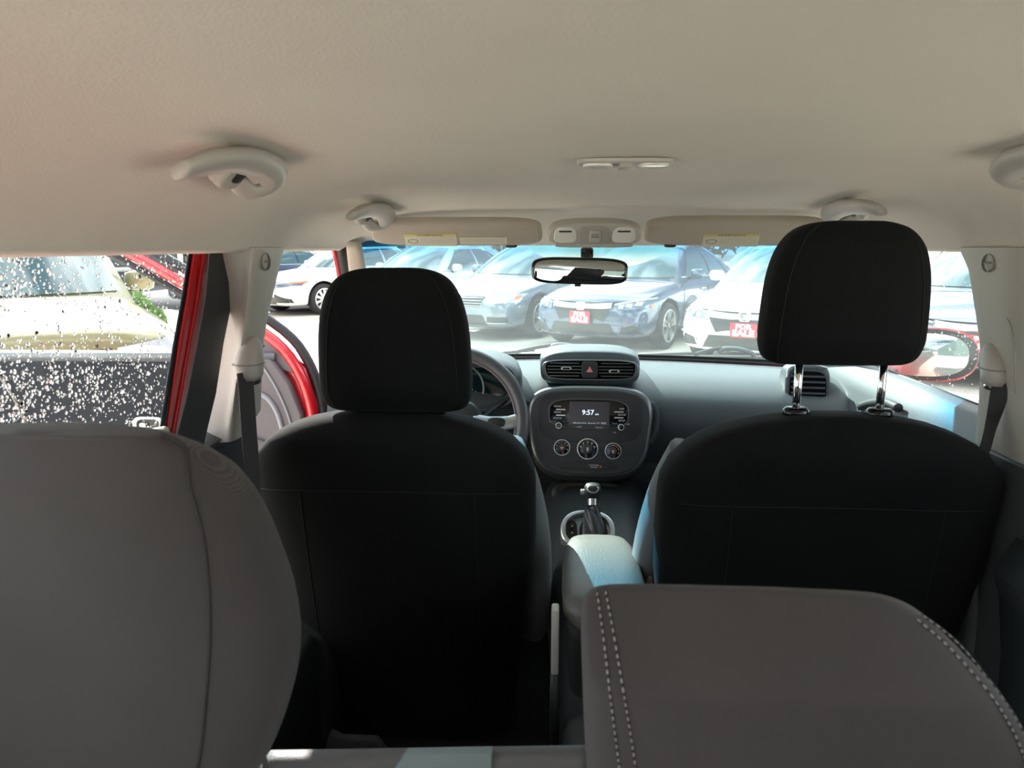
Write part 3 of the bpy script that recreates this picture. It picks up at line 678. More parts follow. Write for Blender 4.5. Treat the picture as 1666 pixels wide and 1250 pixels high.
# ================================================================== SEATS
def supw(t, h, W, n):      # half width at depth t below the top
    if t >= h: return W
    return W * max(0.02, 1 - (1 - t / h) ** n) ** (1 / n)
def seat(name, label, cx, Yb, ztop, W, headc, hztop, hzbot, hW, posts, sh_h, n_sh):
    t = thing(name, label, 'car seat', (cx, Yb + .1, .3), 'front seats')
    # backrest: slab reclined a little, its rear face near Yb
    D = 0.075
    lev = []
    N_ = 26
    for i in range(N_ + 1):
        s = i / N_; z = lerp(0.36, ztop, 1 - (1 - s) ** 1.7 if False else s)
        tt = ztop - z
        w = supw(tt, sh_h, W, n_sh)
        w *= 1 - 0.13 * max(0, (0.85 - z)) / 0.35 - (0.0)
        d = D * (0.25 + 0.75 * min(1, (tt / 0.05 + .0)) ** .5) * (1 + .35 * min(1, tt / .4))
        lev.append((cx, Yb + .085 + 0.16 * (tt / .6) * 1.0 + (0.0), z, w, d))
    # finer rings at the top
    top = []
    for tt in (0.045, 0.03, 0.018, 0.009, 0.003, 0.0005):
        top.append((cx, Yb + .085 + 0.16 * tt / .6, ztop - tt, supw(tt, sh_h, W, n_sh), D * (0.25 + 0.75 * min(1, tt / .05) ** .5)))
    lev = [l for l in lev if l[2] < ztop - .05] + top
    bm = bmesh.new(); ringstack(bm, lev, 3.6, 56); finish('backrest', bm, seatblk, t)
    # front bolsters in lighter cloth
    for s in (-1, 1):
        bm = bmesh.new()
        pts = [V((cx + s * (W * .90), Yb + .085 + .075 + 0.16 * (tt / .6), ztop - tt)) for tt in (.10, .18, .3, .42, .55)]
        pts = [p + V((s * dx, 0, 0)) for p, dx in zip(pts, (-.03, 0.0, .022, .026, .02))]
        tube(bm, smooth_path(pts, 4), 0.045, 14, flat=(.75, 1.25), up=V((0, 1, 0))); finish('side_bolster', bm, seatside, t)
    # rear seam around the back panel
    bm = bmesh.new(); pts = []
    for tt in [.52, .45, .38, .30, .22, .15, .10]:
        pts.append((supw(tt, sh_h, W, n_sh) * (1 - 0.13 * max(0, (.85 - (ztop - tt))) / .35) * .86, ztop - tt))
    L_ = [V((cx - w, 0, z)) for w, z in pts]; Rr = [V((cx + w, 0, z)) for w, z in reversed(pts)]
    for seg in ([(-0.62, .155), (-.3, .150), (0, .148), (.3, .150), (.62, .155)],):
        pass
    def backY(x, z):
        tt = ztop - z
        w = supw(tt, sh_h, W, n_sh) * (1 - 0.13 * max(0, (.85 - z)) / .35)
        d = D * (0.25 + 0.75 * min(1, tt / .05) ** .5) * (1 + .35 * min(1, tt / .4))
        xx = min(.995, abs(x - cx) / w)
        return Yb + .085 + 0.16 * tt / .6 - d * (1 - xx ** 3.6) ** (1 / 3.6)
    z1 = ztop - .155
    path = [V((cx + W * .90 * u, backY(cx + W * .90 * u, z1 + .006 * (1 - u * u)) - .0003, z1 + .006 * (1 - u * u))) for u in [i / 10 - 1 for i in range(21)]]
    tube(bm, path, 0.0008, 6)
    for s in (-1, 1):
        path = [V((cx + s * W * .60, backY(cx + s * W * .60, z) - .0003, z)) for z in [z1 - i * .03 for i in range(14)]]
        tube(bm, path, 0.0008, 6)
    finish('back_seam', bm, mat('seam_black', (0.006, 0.006, 0.007), .8), t)
    bm = bmesh.new(); ringstack(bm, [(cx, Yb + .58, .42, .20, .22), (cx, Yb + .58, .46, .215, .24), (cx, Yb + .58, .54, .215, .24), (cx, Yb + .58, .57, .19, .21)], 4, 40); finish('seat_cushion', bm, seatside, t)
    # headrest
    hx, hy = headc
    prof = dens([(0.0, .30), (.012, .46), (.04, .62), (.085, .735), (.15, .82), (.25, .90), (.4, .96), (.6, .99), (.8, 1.0), (.9, .985), (.955, .95), (.985, .89), (1.0, .80)], 3)
    lv = []
    for s, w in prof[::-1]:
        dd = 0.052 * (0.55 + .45 * min(1, math.sin(PI * min(max(s, .02), .98)) * 2.0))
        lv.append((hx, hy + 0.02 * (s), lerp(hztop, hzbot, s), hW * w, dd))
    lv[-1] = (lv[-1][0], lv[-1][1], lv[-1][2], lv[-1][3], .018)
    bm = bmesh.new(); ringstack(bm, lv, 4.0, 56); hd = finish('headrest', bm, seatblk, t)
    def hb(x, s):
        w = interp(prof, s) * hW; dd = 0.052 * (0.55 + .45 * min(1, math.sin(PI * min(max(s, .02), .98)) * 2.0))
        xx = min(.99, abs(x) / w)
        return V((hx + x, hy + .02 * s - dd * (1 - xx ** 4) ** .25 - .0004, lerp(hztop, hzbot, s)))
    for sd in (-1, 1):
        bm = bmesh.new()
        path = [hb(sd * interp(prof, s) * hW * lerp(.80, .86, s), s) for s in [.03 + .93 * i / 16 for i in range(17)]]
        tube(bm, path, 0.0008, 6); finish('headrest_seam', bm, MATS['seam_black'], hd)
    pdx = posts
    for s in (-1, 1):
        bm = bmesh.new(); tube(bm, [V((hx + s * .068 + pdx, hy + .03, hzbot + .02)), V((hx + s * .068 + pdx, hy + .035, ztop - .03))], 0.0065, 16); finish('headrest_post', bm, chrome, t)
        bm = bmesh.new(); ringstack(bm, [(hx + s * .068 + pdx, hy + .033, ztop - .012, .021, .016), (hx + s * .068 + pdx, hy + .033, ztop + .004, .021, .016), (hx + s * .068 + pdx, hy + .033, ztop + .008, .017, .012)], 2.4, 24); finish('post_guide', bm, gloss, t)
    return t
L0 = aY(650, 672, 1.40)
hb0 = aY(642, 437, 1.36)
driver = seat('front_seat', 'black driver seat back with its headrest pushed down, seen from behind', L0.x - .026, 1.34, L0.z, 0.282, (aY(642, 550, 1.38).x - .006, 1.40), hb0.z, aY(642, 672, 1.38).z, 0.143, 0.0, .15, 2.35)
R0 = aY(1350, 678, 1.25)
pas = seat('front_seat', 'black passenger seat back with its headrest raised on two chrome posts', R0.x + .020, 1.19, R0.z, 0.284, (aY(1377, 480, 1.25).x, 1.25), aY(1374, 359, 1.23).z, aY(1374, 596, 1.23).z, 0.1265, 0.012, .15, 2.3)

bm = bmesh.new(); prism(bm, [V((-.69, 1.46, .36)), V((-.69, 2.1, .36)), V((-.69, 2.1, .55)), V((-.69, 1.7, .62)), V((-.69, 1.46, .78))], V((.12, 0, 0))); finish('side_cover', bm, blackp, driver, bevel=.02, autos=40)
# rear seat, left: big rounded headrest close to the camera
rl = thing('bench_seat', 'dark charcoal rear seat with a big rounded headrest, nearest on the left', 'car seat', (-.40, .5, .5), 'rear seats')
Yh = 0.50; q = (Yh + .045) / F
prof = [(697, 60), (699, 135), (703, 180), (712, 205), (730, 245), (760, 283), (800, 320), (850, 350), (900, 372), (960, 394), (1030, 408), (1090, 409), (1150, 398), (1210, 380), (1260, 358), (1320, 315), (1345, 270), (1352, 200)]
prof = dens(prof, 4)
hcx = 82
lv = []
for y, w in prof[::-1]:
    s = (y - 697) / 655
    lv.append((aY(hcx, y, Yh + .045).x, Yh + .045 + .035 * s, aY(hcx, y, Yh + .045).z, w * q * 1.09, .055 * (.30 + .70 * min(1, 3.0 * math.sin(PI * min(max(s, .012), .99))))))
bm = bmesh.new(); ringstack(bm, lv, 3.0, 64); hd = finish('headrest', bm, rearcloth, rl)
def rlb(px, py):
    px = 912 + (px - 912) * .91; py = 400 + (py - 400) * .93
    s = (py - 697) / 655; w = interp(prof, py) * q * 1.09; dd = .055 * (.30 + .70 * min(1, 3.0 * math.sin(PI * min(max(s, .012), .99))))
    x = (px - hcx) * q * 1.0; xx = min(.995, abs(x) / w); Yc = Yh + .045 + .035 * s
    return V((aY(hcx, py, Yh + .045).x + x, Yc - dd * (1 - xx ** 3) ** (1 / 3) - .0002, aY(hcx, py, Yh + .045).z))
bm = bmesh.new(); tube(bm, [rlb(p.x, p.y) for p in smooth_path([V((a_, b_, 0)) for a_, b_ in ((225, 722), (272, 742), (312, 790), (342, 860), (358, 950), (362, 1050), (355, 1150), (342, 1250), (325, 1310))], 10)], 0.0013, 8); finish('headrest_seam', bm, mat('seam_charcoal', (.025, .024, .025), .8), hd)
bm = bmesh.new(); ringstack(bm, [(-.35, .62, z, w, .05) for z, w in ((.45, .24), (.7, .25), (.82, .25), (.865, .24), (.88, .22), (.885, .19))], 4.5, 48); finish('backrest', bm, rearcloth, rl)
for s in (-1, 1):
    bm = bmesh.new(); tube(bm, [V((-.42 + s * .05, .62, .95)), V((-.42 + s * .05, .59, 1.10))], .006, 12); finish('headrest_post', bm, chrome, rl)

# rear seat, right: flat topped seat back with double stitching
rr = thing('bench_seat', 'dark charcoal rear seat top with two rows of grey double stitching, nearest on the right', 'car seat', (.05, .5, .5), 'rear seats')
Yh2 = 0.50; q = (Yh2 + .04) / F
edgeL = [(962, 1090), (963, 1008), (966, 973), (972, 956), (985, 943), (1010, 935), (1060, 931), (1150, 930), (1250, 931), (1340, 937)]
edgeR = [(962, 1300), (966, 1420), (972, 1455), (985, 1490), (1010, 1530), (1060, 1588), (1110, 1632), (1150, 1660), (1250, 1720), (1340, 1760)]
rows = []
ysamp = [3200, 2400, 2000, 1700, 1500, 1400] + [1345 - 12 * i for i in range(28)] + [1010 - 5 * i for i in range(7)] + [977, 974, 971, 968, 966, 964.5, 963, 962.3]
edgeL = dens(edgeL, 4); edgeR = dens(edgeR, 4)
bm = bmesh.new(); rs = []
for y in ysamp:
    xl, xr = interp(edgeL, y), interp(edgeR, y); s = max(0, y - 962) / 500
    base = aY(1200, y, Yh2 + .04)
    cx = base.x + ((xl + xr) / 2 - 1200) * q; w = (xr - xl) / 2 * q
    dd = min(.065, .004 + 1.3 * max(0, y - 962) * q) * 1.0
    rs.append([V((cx + w * sgnp(math.cos(a), 2 / 5), Yh2 + .045 + .02 * s + dd * sgnp(math.sin(a), 2 / 5), base.z)) for a in [2 * PI * i / 72 for i in range(72)]])
loft(bm, rs); finish('backrest', bm, rearcloth, rr)
def rrb(px, py):
    px = 912 + (px - 912) * (.91 if px < 1200 else 1)
    xl, xr = interp(edgeL, py), interp(edgeR, py); s = max(0, py - 962) / 500
    dd = min(.065, .004 + 1.3 * max(0, py - 962) * q)
    xx = min(.998, abs(px - (xl + xr) / 2) / ((xr - xl) / 2))
    b = aY(1200, py, Yh2 + .04)
    return V((b.x + (px - 1200) * q, Yh2 + .045 + .02 * s - dd * (1 - xx ** 5) ** .2 - .0003, b.z))
rowsx = [[(966, 970), (973, 1020), (981, 1100), (990, 1180), (1002, 1290)], [(982, 967), (993, 1020), (1007, 1100), (1019, 1180), (1030, 1290)],
         [(1490, 990), (1535, 1025), (1585, 1082), (1630, 1158), (1680, 1290)], [(1505, 990), (1556, 1025), (1606, 1082), (1648, 1150), (1700, 1290)]]
for pts in rowsx:
    P = [rrb(p.x, p.y) for p in smooth_path([V((a_, b_, 0)) for a_, b_ in pts], 60)]
    bm = bmesh.new(); d = 0; last = P[0]; on = True; seg = [P[0]]; acc = 0
    for p in P[1:]:
        st_ = (p - last).length; acc += st_; last = p
        if on: seg.append(p)
        if acc > (.0034 if on else .0016):
            if on and len(seg) > 1: tube(bm, [seg[0] + V((0, -.0002, 0)), lerp(seg[0], seg[-1], .5) + V((0, -.0012, 0)), seg[-1] + V((0, -.0002, 0))], 0.0007, 6)
            on = not on; acc = 0; seg = [p]
    finish('stitching', bm, thread, rr)
    bm = bmesh.new(); tube(bm, P[::6], .0010, 6)
    finish('seam_groove', bm, MATS['seam_charcoal'], rr)

# strip of seat between them with the loop tag
bm = bmesh.new(); a = aY(430, 1234, .63); b = aY(960, 1226, .63)
pts = []
rs = []
for i in range(31):
    p = lerp(a, b, i / 30)
    rs.append([p + V((0, .012 * sgnp(math.cos(t), .6) + .010, .028 * sgnp(math.sin(t), .6) - .030)) for t in [2 * PI * k / 20 for k in range(20)]])
loft(bm, rs)
lip = tag(finish('seat_filler', bm, mat('filler_vinyl', (.085, .085, .09), .6, bump=.3, bscale=500)), 'low grey padded strip joining the two rear seats at the bottom edge', 'seat strip')
for xa, xb in ((0, .088), (.150, .235)):
    bm = bmesh.new(); x = xa
    while x < xb:
        p = lerp(a, b, x / (b - a).length); tube(bm, [p + V((0, .0035, -.0075)), p + V((.0016, .002, -.0068)), p + V((.0032, .0035, -.0075))], .0008, 6)
        x += .0052
    finish('stitching', bm, thread, lip)
bm = bmesh.new(); A, B = aY(650, 1231, .625), aY(800, 1229, .625)
prism(bm, [A + V((-.004, 0, -.012)), A + V((.006, 0, .001)), B + V((0, 0, .001)), B + V((0, 0, -.05)), A + V((-.02, 0, -.05))], V((0, .012, 0)))
tag(finish('belt_tag', bm, taupe, bevel=.001), 'pale blue-grey fabric tag over the strip at the bottom edge', 'fabric tag')

# ================================================================== PILLARS (left = driver side)
def strip(name, L_, R_, X, th, m, parent, bev=0.002):
    """board standing at x=X whose two edges are given by sight lines; th = thickness outward"""
    A = [aX(px, py, X) for px, py in L_]; B = [aX(px, py, X) for px, py in R_]
    bm = bmesh.new()
    s = -1 if X < 0 else 1
    rings = []
    for p, r in zip(A, B):
        rings.append([p, r, r + V((s * th, 0, 0)), p + V((s * th, 0, 0))])
    loft(bm, rings); return finish(name, bm, m, parent, bevel=bev, autos=40)
def pillar(bm, levels):
    """levels: list of (list of (x,y), z)"""
    loft(bm, [[V((x, y, z)) for x, y in pts] for pts, z in levels])
def rounded(pts, k=4):
    return smooth_path([V((x, y, 0)) for x, y in pts], k)
bp = thing('centre_pillar', 'light grey door pillar with red and black edges beside the rear left window', 'pillar', (-.64, 1.27, .9))
def xin(z): return -0.605 - 0.17 * (1.415 - z)
def px2Y(px, X, z=1.25):
    lo, hi = 300.0, 1600.0
    for _ in range(40):
        m = (lo + hi) / 2; p = aX(px, m, X)
        if p.z > z: lo = m
        else: hi = m
    return aX(px, lo, X).y
# trim: rear corner sight line and front corner sight line per height
tab = [(1.417, 371, 462, 420), (1.36, 373, 450, 413), (1.30, 366, 436, 404), (1.24, 361, 428, 396), (1.18, 352, 426, 388), (1.12, 336, 424, 382), (1.095, 330, 400, 380)]
lev = []
for z, pa, pb, pm_ in tab:
    X = xin(z)
    Y0, Y1, Ym_ = px2Y(pa, X - .03, z), px2Y(pb, X, z), px2Y(pm_, X + .012, z)
    loop = rounded([(X - .05, Y0 - .004), (X - .030, Y0), (X - .006, lerp(Y0, Ym_, .55)), (X + .010, Ym_), (X + .012, lerp(Ym_, Y1, .5)), (X + .004, Y1 - .01), (X - .012, Y1), (X - .05, Y1 + .012)], 4)
    lev.append([V((p.x, p.y, z)) for p in loop] + [V((X - .07, Y1 + .012, z)), V((X - .07, Y0 - .004, z))])
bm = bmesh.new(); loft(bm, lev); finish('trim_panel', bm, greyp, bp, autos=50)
# lower dark trim
bm = bmesh.new(); lev = []
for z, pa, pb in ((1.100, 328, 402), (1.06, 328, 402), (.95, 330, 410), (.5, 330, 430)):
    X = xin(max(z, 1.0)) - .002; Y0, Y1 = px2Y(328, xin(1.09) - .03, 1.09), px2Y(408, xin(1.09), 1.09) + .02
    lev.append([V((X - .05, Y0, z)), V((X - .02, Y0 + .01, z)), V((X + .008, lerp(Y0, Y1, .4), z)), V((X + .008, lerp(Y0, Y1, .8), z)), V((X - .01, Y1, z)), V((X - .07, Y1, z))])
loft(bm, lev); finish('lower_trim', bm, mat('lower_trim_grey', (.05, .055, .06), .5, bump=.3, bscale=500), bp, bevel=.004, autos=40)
# rubber, red frame, black seal
strip('door_rubber', [(343, 399), (336, 480), (322, 560), (306, 640), (288, 712), (240, 960)], [(388, 399), (380, 480), (364, 560), (352, 640), (334, 715), (300, 960)], -.645, .003, rubber, bp, .001)
strip('red_door_frame', [(318, 397), (306, 480), (292, 560), (281, 640), (271, 712), (230, 960)], [(347, 397), (339, 480), (325, 560), (308, 640), (291, 714), (248, 960)], -.668, .004, redp, bp, .001)
bm = bmesh.new(); P = [aX(332, 397, -.667), aX(322, 480, -.667), aX(308, 560, -.667), aX(294, 640, -.667), aX(281, 712, -.667)]; tube(bm, smooth_path(P, 4), .003, 8); finish('frame_bead', bm, redp, bp)
strip('glass_seal', [(312, 397), (299, 480), (285, 560), (272, 640), (261, 712), (220, 960)], [(321, 397), (309, 480), (294, 560), (283, 640), (273, 712), (232, 960)], -.670, .004, gloss, bp, .001)
# airbag badge
def badge(px, py, X, parent, sgn):
    c = aX(px, py, X)
    fr = (c, V((0, -sgn * .90, 0)) + V((-.43, 0, 0)) if False else V((sgn * -.25, -sgn * .97, 0)).normalized() * (-1), V((0.0, 0, 1)), V((-sgn, 0, 0)))
    U = V((0.06, 1 if sgn < 0 else -1, 0)).normalized(); N = U.cross(V((0, 0, 1))).normalized()
    fr = (c, U, V((0, 0, 1)), N)
    bm = bmesh.new(); pad(bm, fr, 0, 0, .0165, .0150, 2, -.004, .005, edge=.001, hole=.93); finish('airbag_badge', bm, mat('badge_line', (.27, .26, .24), .6), parent, autos=50)
    text('airbag_text', 'AIRBAG', fr, 0, 0, .0005, .0055, mat('badge_line', (.22, .21, .19), .6), parent, bold=.0001)
badge(433, 426, xin(1.39) + .0165, bp, -1)
# belt height cover
def anchor(px, py, X, s, parent, fx=1.0):
    c = aX(px, py, X)
    bm = bmesh.new()
    lv = [(c.x, c.y + max(0, z + .01) * .45, c.z + z, w, d) for z, w, d in ((-.036, .017, .019), (-.028, .021, .024), (-.014, .022, .026), (.0, .021, .0265), (.014, .018, .024), (.024, .014, .019), (.031, .009, .012), (.034, .004, .005))]
    ringstack(bm, lv, 2.6, 32); o = finish('belt_anchor_cover', bm, handlep, parent)
    bm = bmesh.new(); ringstack(bm, [(c.x, c.y, c.z - .008, .0245, .0275), (c.x, c.y, c.z - .0095, .0245, .0275)], 2.6, 32); finish('cover_seam', bm, MATS['badge_line'], o)
    return c
ac = anchor(404, 583, xin(1.22) + .022, -1, bp)
# belt slider slot line on the trim
bm = bmesh.new(); X = xin(1.3) + .0125; tube(bm, smooth_path([aX(438, 478, X), aX(418, 486, X), aX(404, 510, X - .006), aX(398, 545, X - .01)], 5), .0010, 6); finish('trim_seam', bm, MATS['badge_line'], bp)

def belt(label, P, W_, loc, side):
    t = thing('seat_belt', label, 'seat belt', loc, 'front seat belts')
    bm = bmesh.new(); P = [V(p) for p in P]; Wv = [V(w) for w in W_]
    rings = []
    n = 6 * (len(P) - 1)
    PP = smooth_path(P, 6); WW = smooth_path(Wv, 6)
    for p, w in zip(PP, WW):
        tn = V((0, 0.001, 0)); nn = w.cross(V((0, 0, 1)))
        nn = nn.normalized() * .0008 if nn.length > 1e-6 else tn
        rings.append([p - w - nn, p + w - nn, p + w + nn, p - w + nn])
    loft(bm, rings); finish('webbing', bm, beltm, t, autos=40)
    return t
bX = -.615
P = [aX(398, 606, bX), aX(401, 640, bX), aX(405, 700, bX + .002), aX(410, 770, bX + .004), aX(415, 900, bX), aX(418, 1100, bX)]
w = V((.012, .021, 0)) * .62
t = belt('dark seat belt hanging down the left pillar beside the driver seat', P, [w] * len(P), ac, -1)
bm = bmesh.new(); fr = frame(ac + V((0, -.004, -.037)), 0, .5); pad(bm, fr, 0, 0, .019, .008, 3, -.008, .014, edge=.003, hole=.6); finish('belt_loop', bm, blackp, t, autos=40)

# right pillar
bp2 = thing('centre_pillar', 'light grey door pillar on the right edge with round airbag badge and belt cover', 'pillar', (.64, 1.25, .9))
def xr(z): return 0.605 + 0.15 * (1.415 - z)
tab = [(1.417, 1562, 1668, 1640), (1.38, 1577, 1668, 1642), (1.34, 1583, 1668, 1640), (1.30, 1589, 1670, 1648), (1.26, 1594, 1672, 1650), (1.22, 1597, 1674, 1655), (1.16, 1594, 1678, 1660), (1.10, 1590, 1684, 1664), (1.065, 1588, 1690, 1666)]
lev = []
for z, pf, pr_, pm_ in tab:
    X = xr(z)
    Yf, Yr_, Ym_ = px2Y(pf, X, z), px2Y(pr_, X - .012, z), px2Y(pm_, X - .012, z)
    loop = rounded([(X + .05, Yf + .04), (X + .012, Yf + .014), (X, Yf - .002), (X - .010, Yf - .02), (X - .012, lerp(Yf, Ym_, .5)), (X - .012, Ym_), (X + .006, Yr_ - .01), (X + .03, Yr_ - .035), (X + .05, Yr_ - .04)], 4)
    lev.append([V((p.x, p.y, z)) for p in loop] + [V((X + .07, Yr_ - .04, z)), V((X + .07, Yf + .04, z))])
bm = bmesh.new(); loft(bm, lev); finish('trim_panel', bm, greyp, bp2, autos=50)
bm = bmesh.new(); lev = []
for z in (1.075, .95, .7, .45):
    X = xr(1.07) - .008; Yf, Yr_ = px2Y(1586, X, 1.07), px2Y(1700, X, 1.07)
    lev.append([V((X + .05, Yf + .01, z)), V((X, Yf, z)), V((X - .012, Yf - .04, z)), V((X - .012, Yr_, z)), V((X + .01, Yr_ - .05, z)), V((X + .05, Yr_ - .05, z))])
loft(bm, lev); finish('lower_trim', bm, MATS['lower_trim_grey'], bp2, bevel=.004, autos=40)
badge(1607, 428, xr(1.39) - .0165, bp2, 1)
ac2 = anchor(1624, 592, xr(1.22) - .012, 1, bp2)
bm = bmesh.new(); X = xr(1.3) - .0135; tube(bm, smooth_path([aX(1594, 502, X + .006), aX(1618, 505, X), aX(1640, 520, X), aX(1650, 560, X), aX(1652, 640, X)], 5), .0010, 6); finish('trim_seam', bm, MATS['badge_line'], bp2)
bX = xr(1.15) - .022
P = [aX(1630, 622, bX), aX(1624, 650, bX - .004), aX(1611, 700, bX - .01), aX(1598, 745, bX - .016), aX(1570, 830, bX - .02), aX(1530, 960, bX - .02)]
w1 = V((.004, -.018, 0)); w2 = V((.010, -.008, 0)); w3 = V((.016, .012, 0))
t = belt('twisted black seat belt hanging from the right pillar beside the passenger seat', P, [w1, w2, w3, w3, w3, w3], ac2, 1)
bm = bmesh.new(); fr = frame(ac2 + V((0, -.004, -.037)), 0, -.5); pad(bm, fr, 0, 0, .019, .008, 3, -.008, .014, edge=.003, hole=.6); finish('belt_loop', bm, chrome, t, autos=40)

# windshield pillars
def apillar(s, label):
    t = thing('windshield_pillar', label, 'pillar', (s * .62, 1.85, 1.2))
    bm = bmesh.new(); rs = []
    for k in range(13):
        v = k / 12; c = ws(s * 1.0, 1 - v)
        c = c + V((s * -.022, -.03, -.002)); w = lerp(.017, .035, v)
        rs.append([c + V((w * sgnp(math.cos(a), .7), w * 1.1 * sgnp(math.sin(a), .7), 0)) for a in [2 * PI * i / 24 for i in range(24)]])
    loft(bm, rs); finish('trim_panel', bm, mat('front_pillar_beige', (.46, .40, .34), .7, bump=.3, bscale=400), t)
    bm = bmesh.new(); rs = []
    for k in range(9):
        v = k / 8; c = ws(s * 1.0, 1 - v) + V((s * .008, -.03, 0))
        rs.append([c + V((.013 * math.cos(a), .020 * math.sin(a), 0)) for a in [2 * PI * i / 14 for i in range(14)]])
    loft(bm, rs); finish('door_rubber', bm, rubber, t)
    bm = bmesh.new(); rs = []
    for k in range(9):
        v = k / 8; c = ws(s * 1.0, 1 - v) + V((s * .026, -.03, .004))
        rs.append([c + V((.007 * math.cos(a), .015 * math.sin(a), 0)) for a in [2 * PI * i / 14 for i in range(14)]])
    loft(bm, rs); finish('red_body_frame', bm, redp, t)
    return t
apillar(-1, 'slim beige windshield pillar with a red outer edge left of the driver headrest')
apillar(1, 'windshield pillar mostly hidden behind the passenger headrest')
# short tab for the seam ring on the left one is part of the trim

# ================================================================== SIDE WALLS, DOORS, GLASS
def sidewall(s, name, y0, y1, parent=None, kind=True):
    bm = bmesh.new()
    prof = [(.70, 1.105), (.685, 1.11), (.668, 1.10), (.655, 1.06), (.645, .98), (.625, .93), (.61, .90), (.625, .86), (.64, .75), (.645, .5), (.62, .34)]
    if s > 0: prof = [(.735, 1.105), (.715, 1.112), (.69, 1.10), (.665, 1.05), (.655, .98), (.625, .93), (.61, .90), (.625, .86), (.64, .75), (.645, .5), (.62, .34)]
    if s < 0: prof = [(x + (.035 if z < 1.08 else 0), z) for x, z in prof]
    g = []
    for i in range(15):
        y = lerp(y0, y1, i / 14); g.append([V((s * (x + .0), y, z)) for x, z in prof])
    grid(bm, g); return finish(name, bm, None or mat('door_panel_grey', (.075, .088, .095), .42, bump=.3, bscale=600, spec=.5), parent, solid=.01)
d3 = struct(sidewall(1, 'door_1', 1.30, 2.36))
d3['label'] = 'closed passenger front door'
fr = (V((.63, 1.62, .90)), V((0, -1, 0)), V((0, 0, 1)), V((-1, 0, 0)))
bm = bmesh.new(); pts = [aX(1400, 662, .655), aX(1418, 656, .655), aX(1440, 655, .65), aX(1462, 664, .65)]
tube(bm, smooth_path(pts, 5), .010, 10); finish('pull_handle', bm, dashlow, d3)
bm = bmesh.new(); pad(bm, (V((.648, 1.85, .62)), V((0, -1, 0)), V((0, 0, 1)), V((-1, 0, 0))), 0, 0, .10, .10, 2, 0, .01, edge=.004); finish('speaker_grille', bm, blackp, d3, autos=40)
# dark sail corner and belt seal
bm = bmesh.new(); tube(bm, [V((.716, 1.30, 1.112)), V((.716, 2.10, 1.112)), V((.712, 2.36, 1.10))], .006, 8); finish('belt_seal', bm, rubber, d3)
bm = bmesh.new(); prism(bm, [V((.70, 2.12, 1.108)), V((.70, 2.42, 1.10)), V((.665, 2.12, 1.20))], V((.012, 0, 0))); finish('sail_corner', bm, gloss, d3, smooth=False)
struct(sidewall(1, 'wall_right', -.75, 1.22)); struct(sidewall(-1, 'wall_left', -.75, 1.24))
# door glass
def pane(name, s, y0, y1, m):
    bm = bmesh.new(); g = []
    for i in range(9):
        y = lerp(y0, y1, i / 8); r = []
        for j in range(9):
            v = j / 8; r.append(V((s * (lerp(.715, .645, v) + .008 * math.sin(PI * v)), y + (0 if True else 0), lerp(1.105, 1.425, v))))
        g.append(r)
    grid(bm, g); return finish(name, bm, m)
gl3 = struct(pane('window_3', 1, 1.27, 2.20, glass_side))
gl4 = struct(pane('window_4', 1, -.2, 1.20, glass_side))
# rear left pane: sits in the rear door
bm = bmesh.new(); A0 = [(-330, 1), (312, 397)]
g = []
for i in range(9):
    t_ = i / 8; r = []
    for j in range(7):
        v = j / 6; pxr = lerp(262, 314, v); z = lerp(1.13, 1.42, v); X = -.674 - .001
        Yr_ = (X + .1) / ((pxr - 912) / F); r.append(V((X, lerp(-.1, Yr_, t_), lerp(1.09, 1.425, v))))
    g.append(r)
grid(bm, g); glass_wet = glassy('wet_side_glass', (0.86, 0.95, 0.95), film=0.008, refl=0.03)
gl2 = struct(finish('window_2', bm, glass_wet))
# rear left door top sill at the glass corner
bm = bmesh.new(); tube(bm, [aX(205, 712, -.665), aX(268, 700, -.665), aX(275, 716, -.665)], .006, 8); finish('glass_run', bm, greyp, gl2)

# raindrops
drop = bpy.data.materials.new('rain_water'); drop.use_nodes = True
b = drop.node_tree.nodes['Principled BSDF']; b.inputs['Transmission Weight'].default_value = 1; b.inputs['IOR'].default_value = 1.33; b.inputs['Roughness'].default_value = 0.03; b.inputs['Base Color'].default_value = (1, 1, 1, 1)
def drops(name, label, n, fn, N, rmin, rmax, cat='raindrops'):
    bm = bmesh.new()
    U = V((0, 1, 0)); Wz = V((0, 0, 1))
    for k in range(n):
        c = fn()
        if c is None: continue
        r = rmin + (rmax - rmin) * random.random() ** 3.2; e = random.uniform(1.0, 1.35); sk_ = random.uniform(-.4, .4)
        rings = []
        seg = 8
        for h, s in ((0, 1), (.45, .86), (.75, .5)):
            rings.append([c + N * (r * h * .75) + U * (r * s * (math.cos(2 * PI * i / seg) + sk_ * .4 * math.sin(2 * PI * i / seg))) + Wz * (r * s * e * math.sin(2 * PI * i / seg)) for i in range(seg)])
        loft(bm, rings)
    o = finish(name, bm, drop); tag(o, label, cat, kind='stuff'); return o
def f1():
    px = random.uniform(-40, 308); py = random.uniform(402, 706)
    if px > 314 - (py - 400) * .17 - 4: return None
    n_ = noise.noise(V((px / 60, py / 60, 3)))
    if random.random() > .55 + .7 * n_ + (py > 560) * .25: return None
    p = aX(px, py, -.6755); return p
drops('raindrops', 'clear raindrops dotting the outside of the rear left window', 4200, f1, V((-1, 0, 0)), .0008, .0028)
def f3():
    px = random.uniform(1490, 1592); py = random.uniform(405, 640)
    d = ray(px, py); X = .67
    for _ in range(3):
        p = CAMP + d * ((X + .1) / d.x); v = min(1, max(0, (p.z - 1.105) / .32)); X = lerp(.715, .645, v) + .008 * math.sin(PI * v) + .001
    return p
drops('raindrops', 'clear raindrops dotting the outside of the passenger door window', 230, f3, V((1, 0, 0)), .0010, .0026)

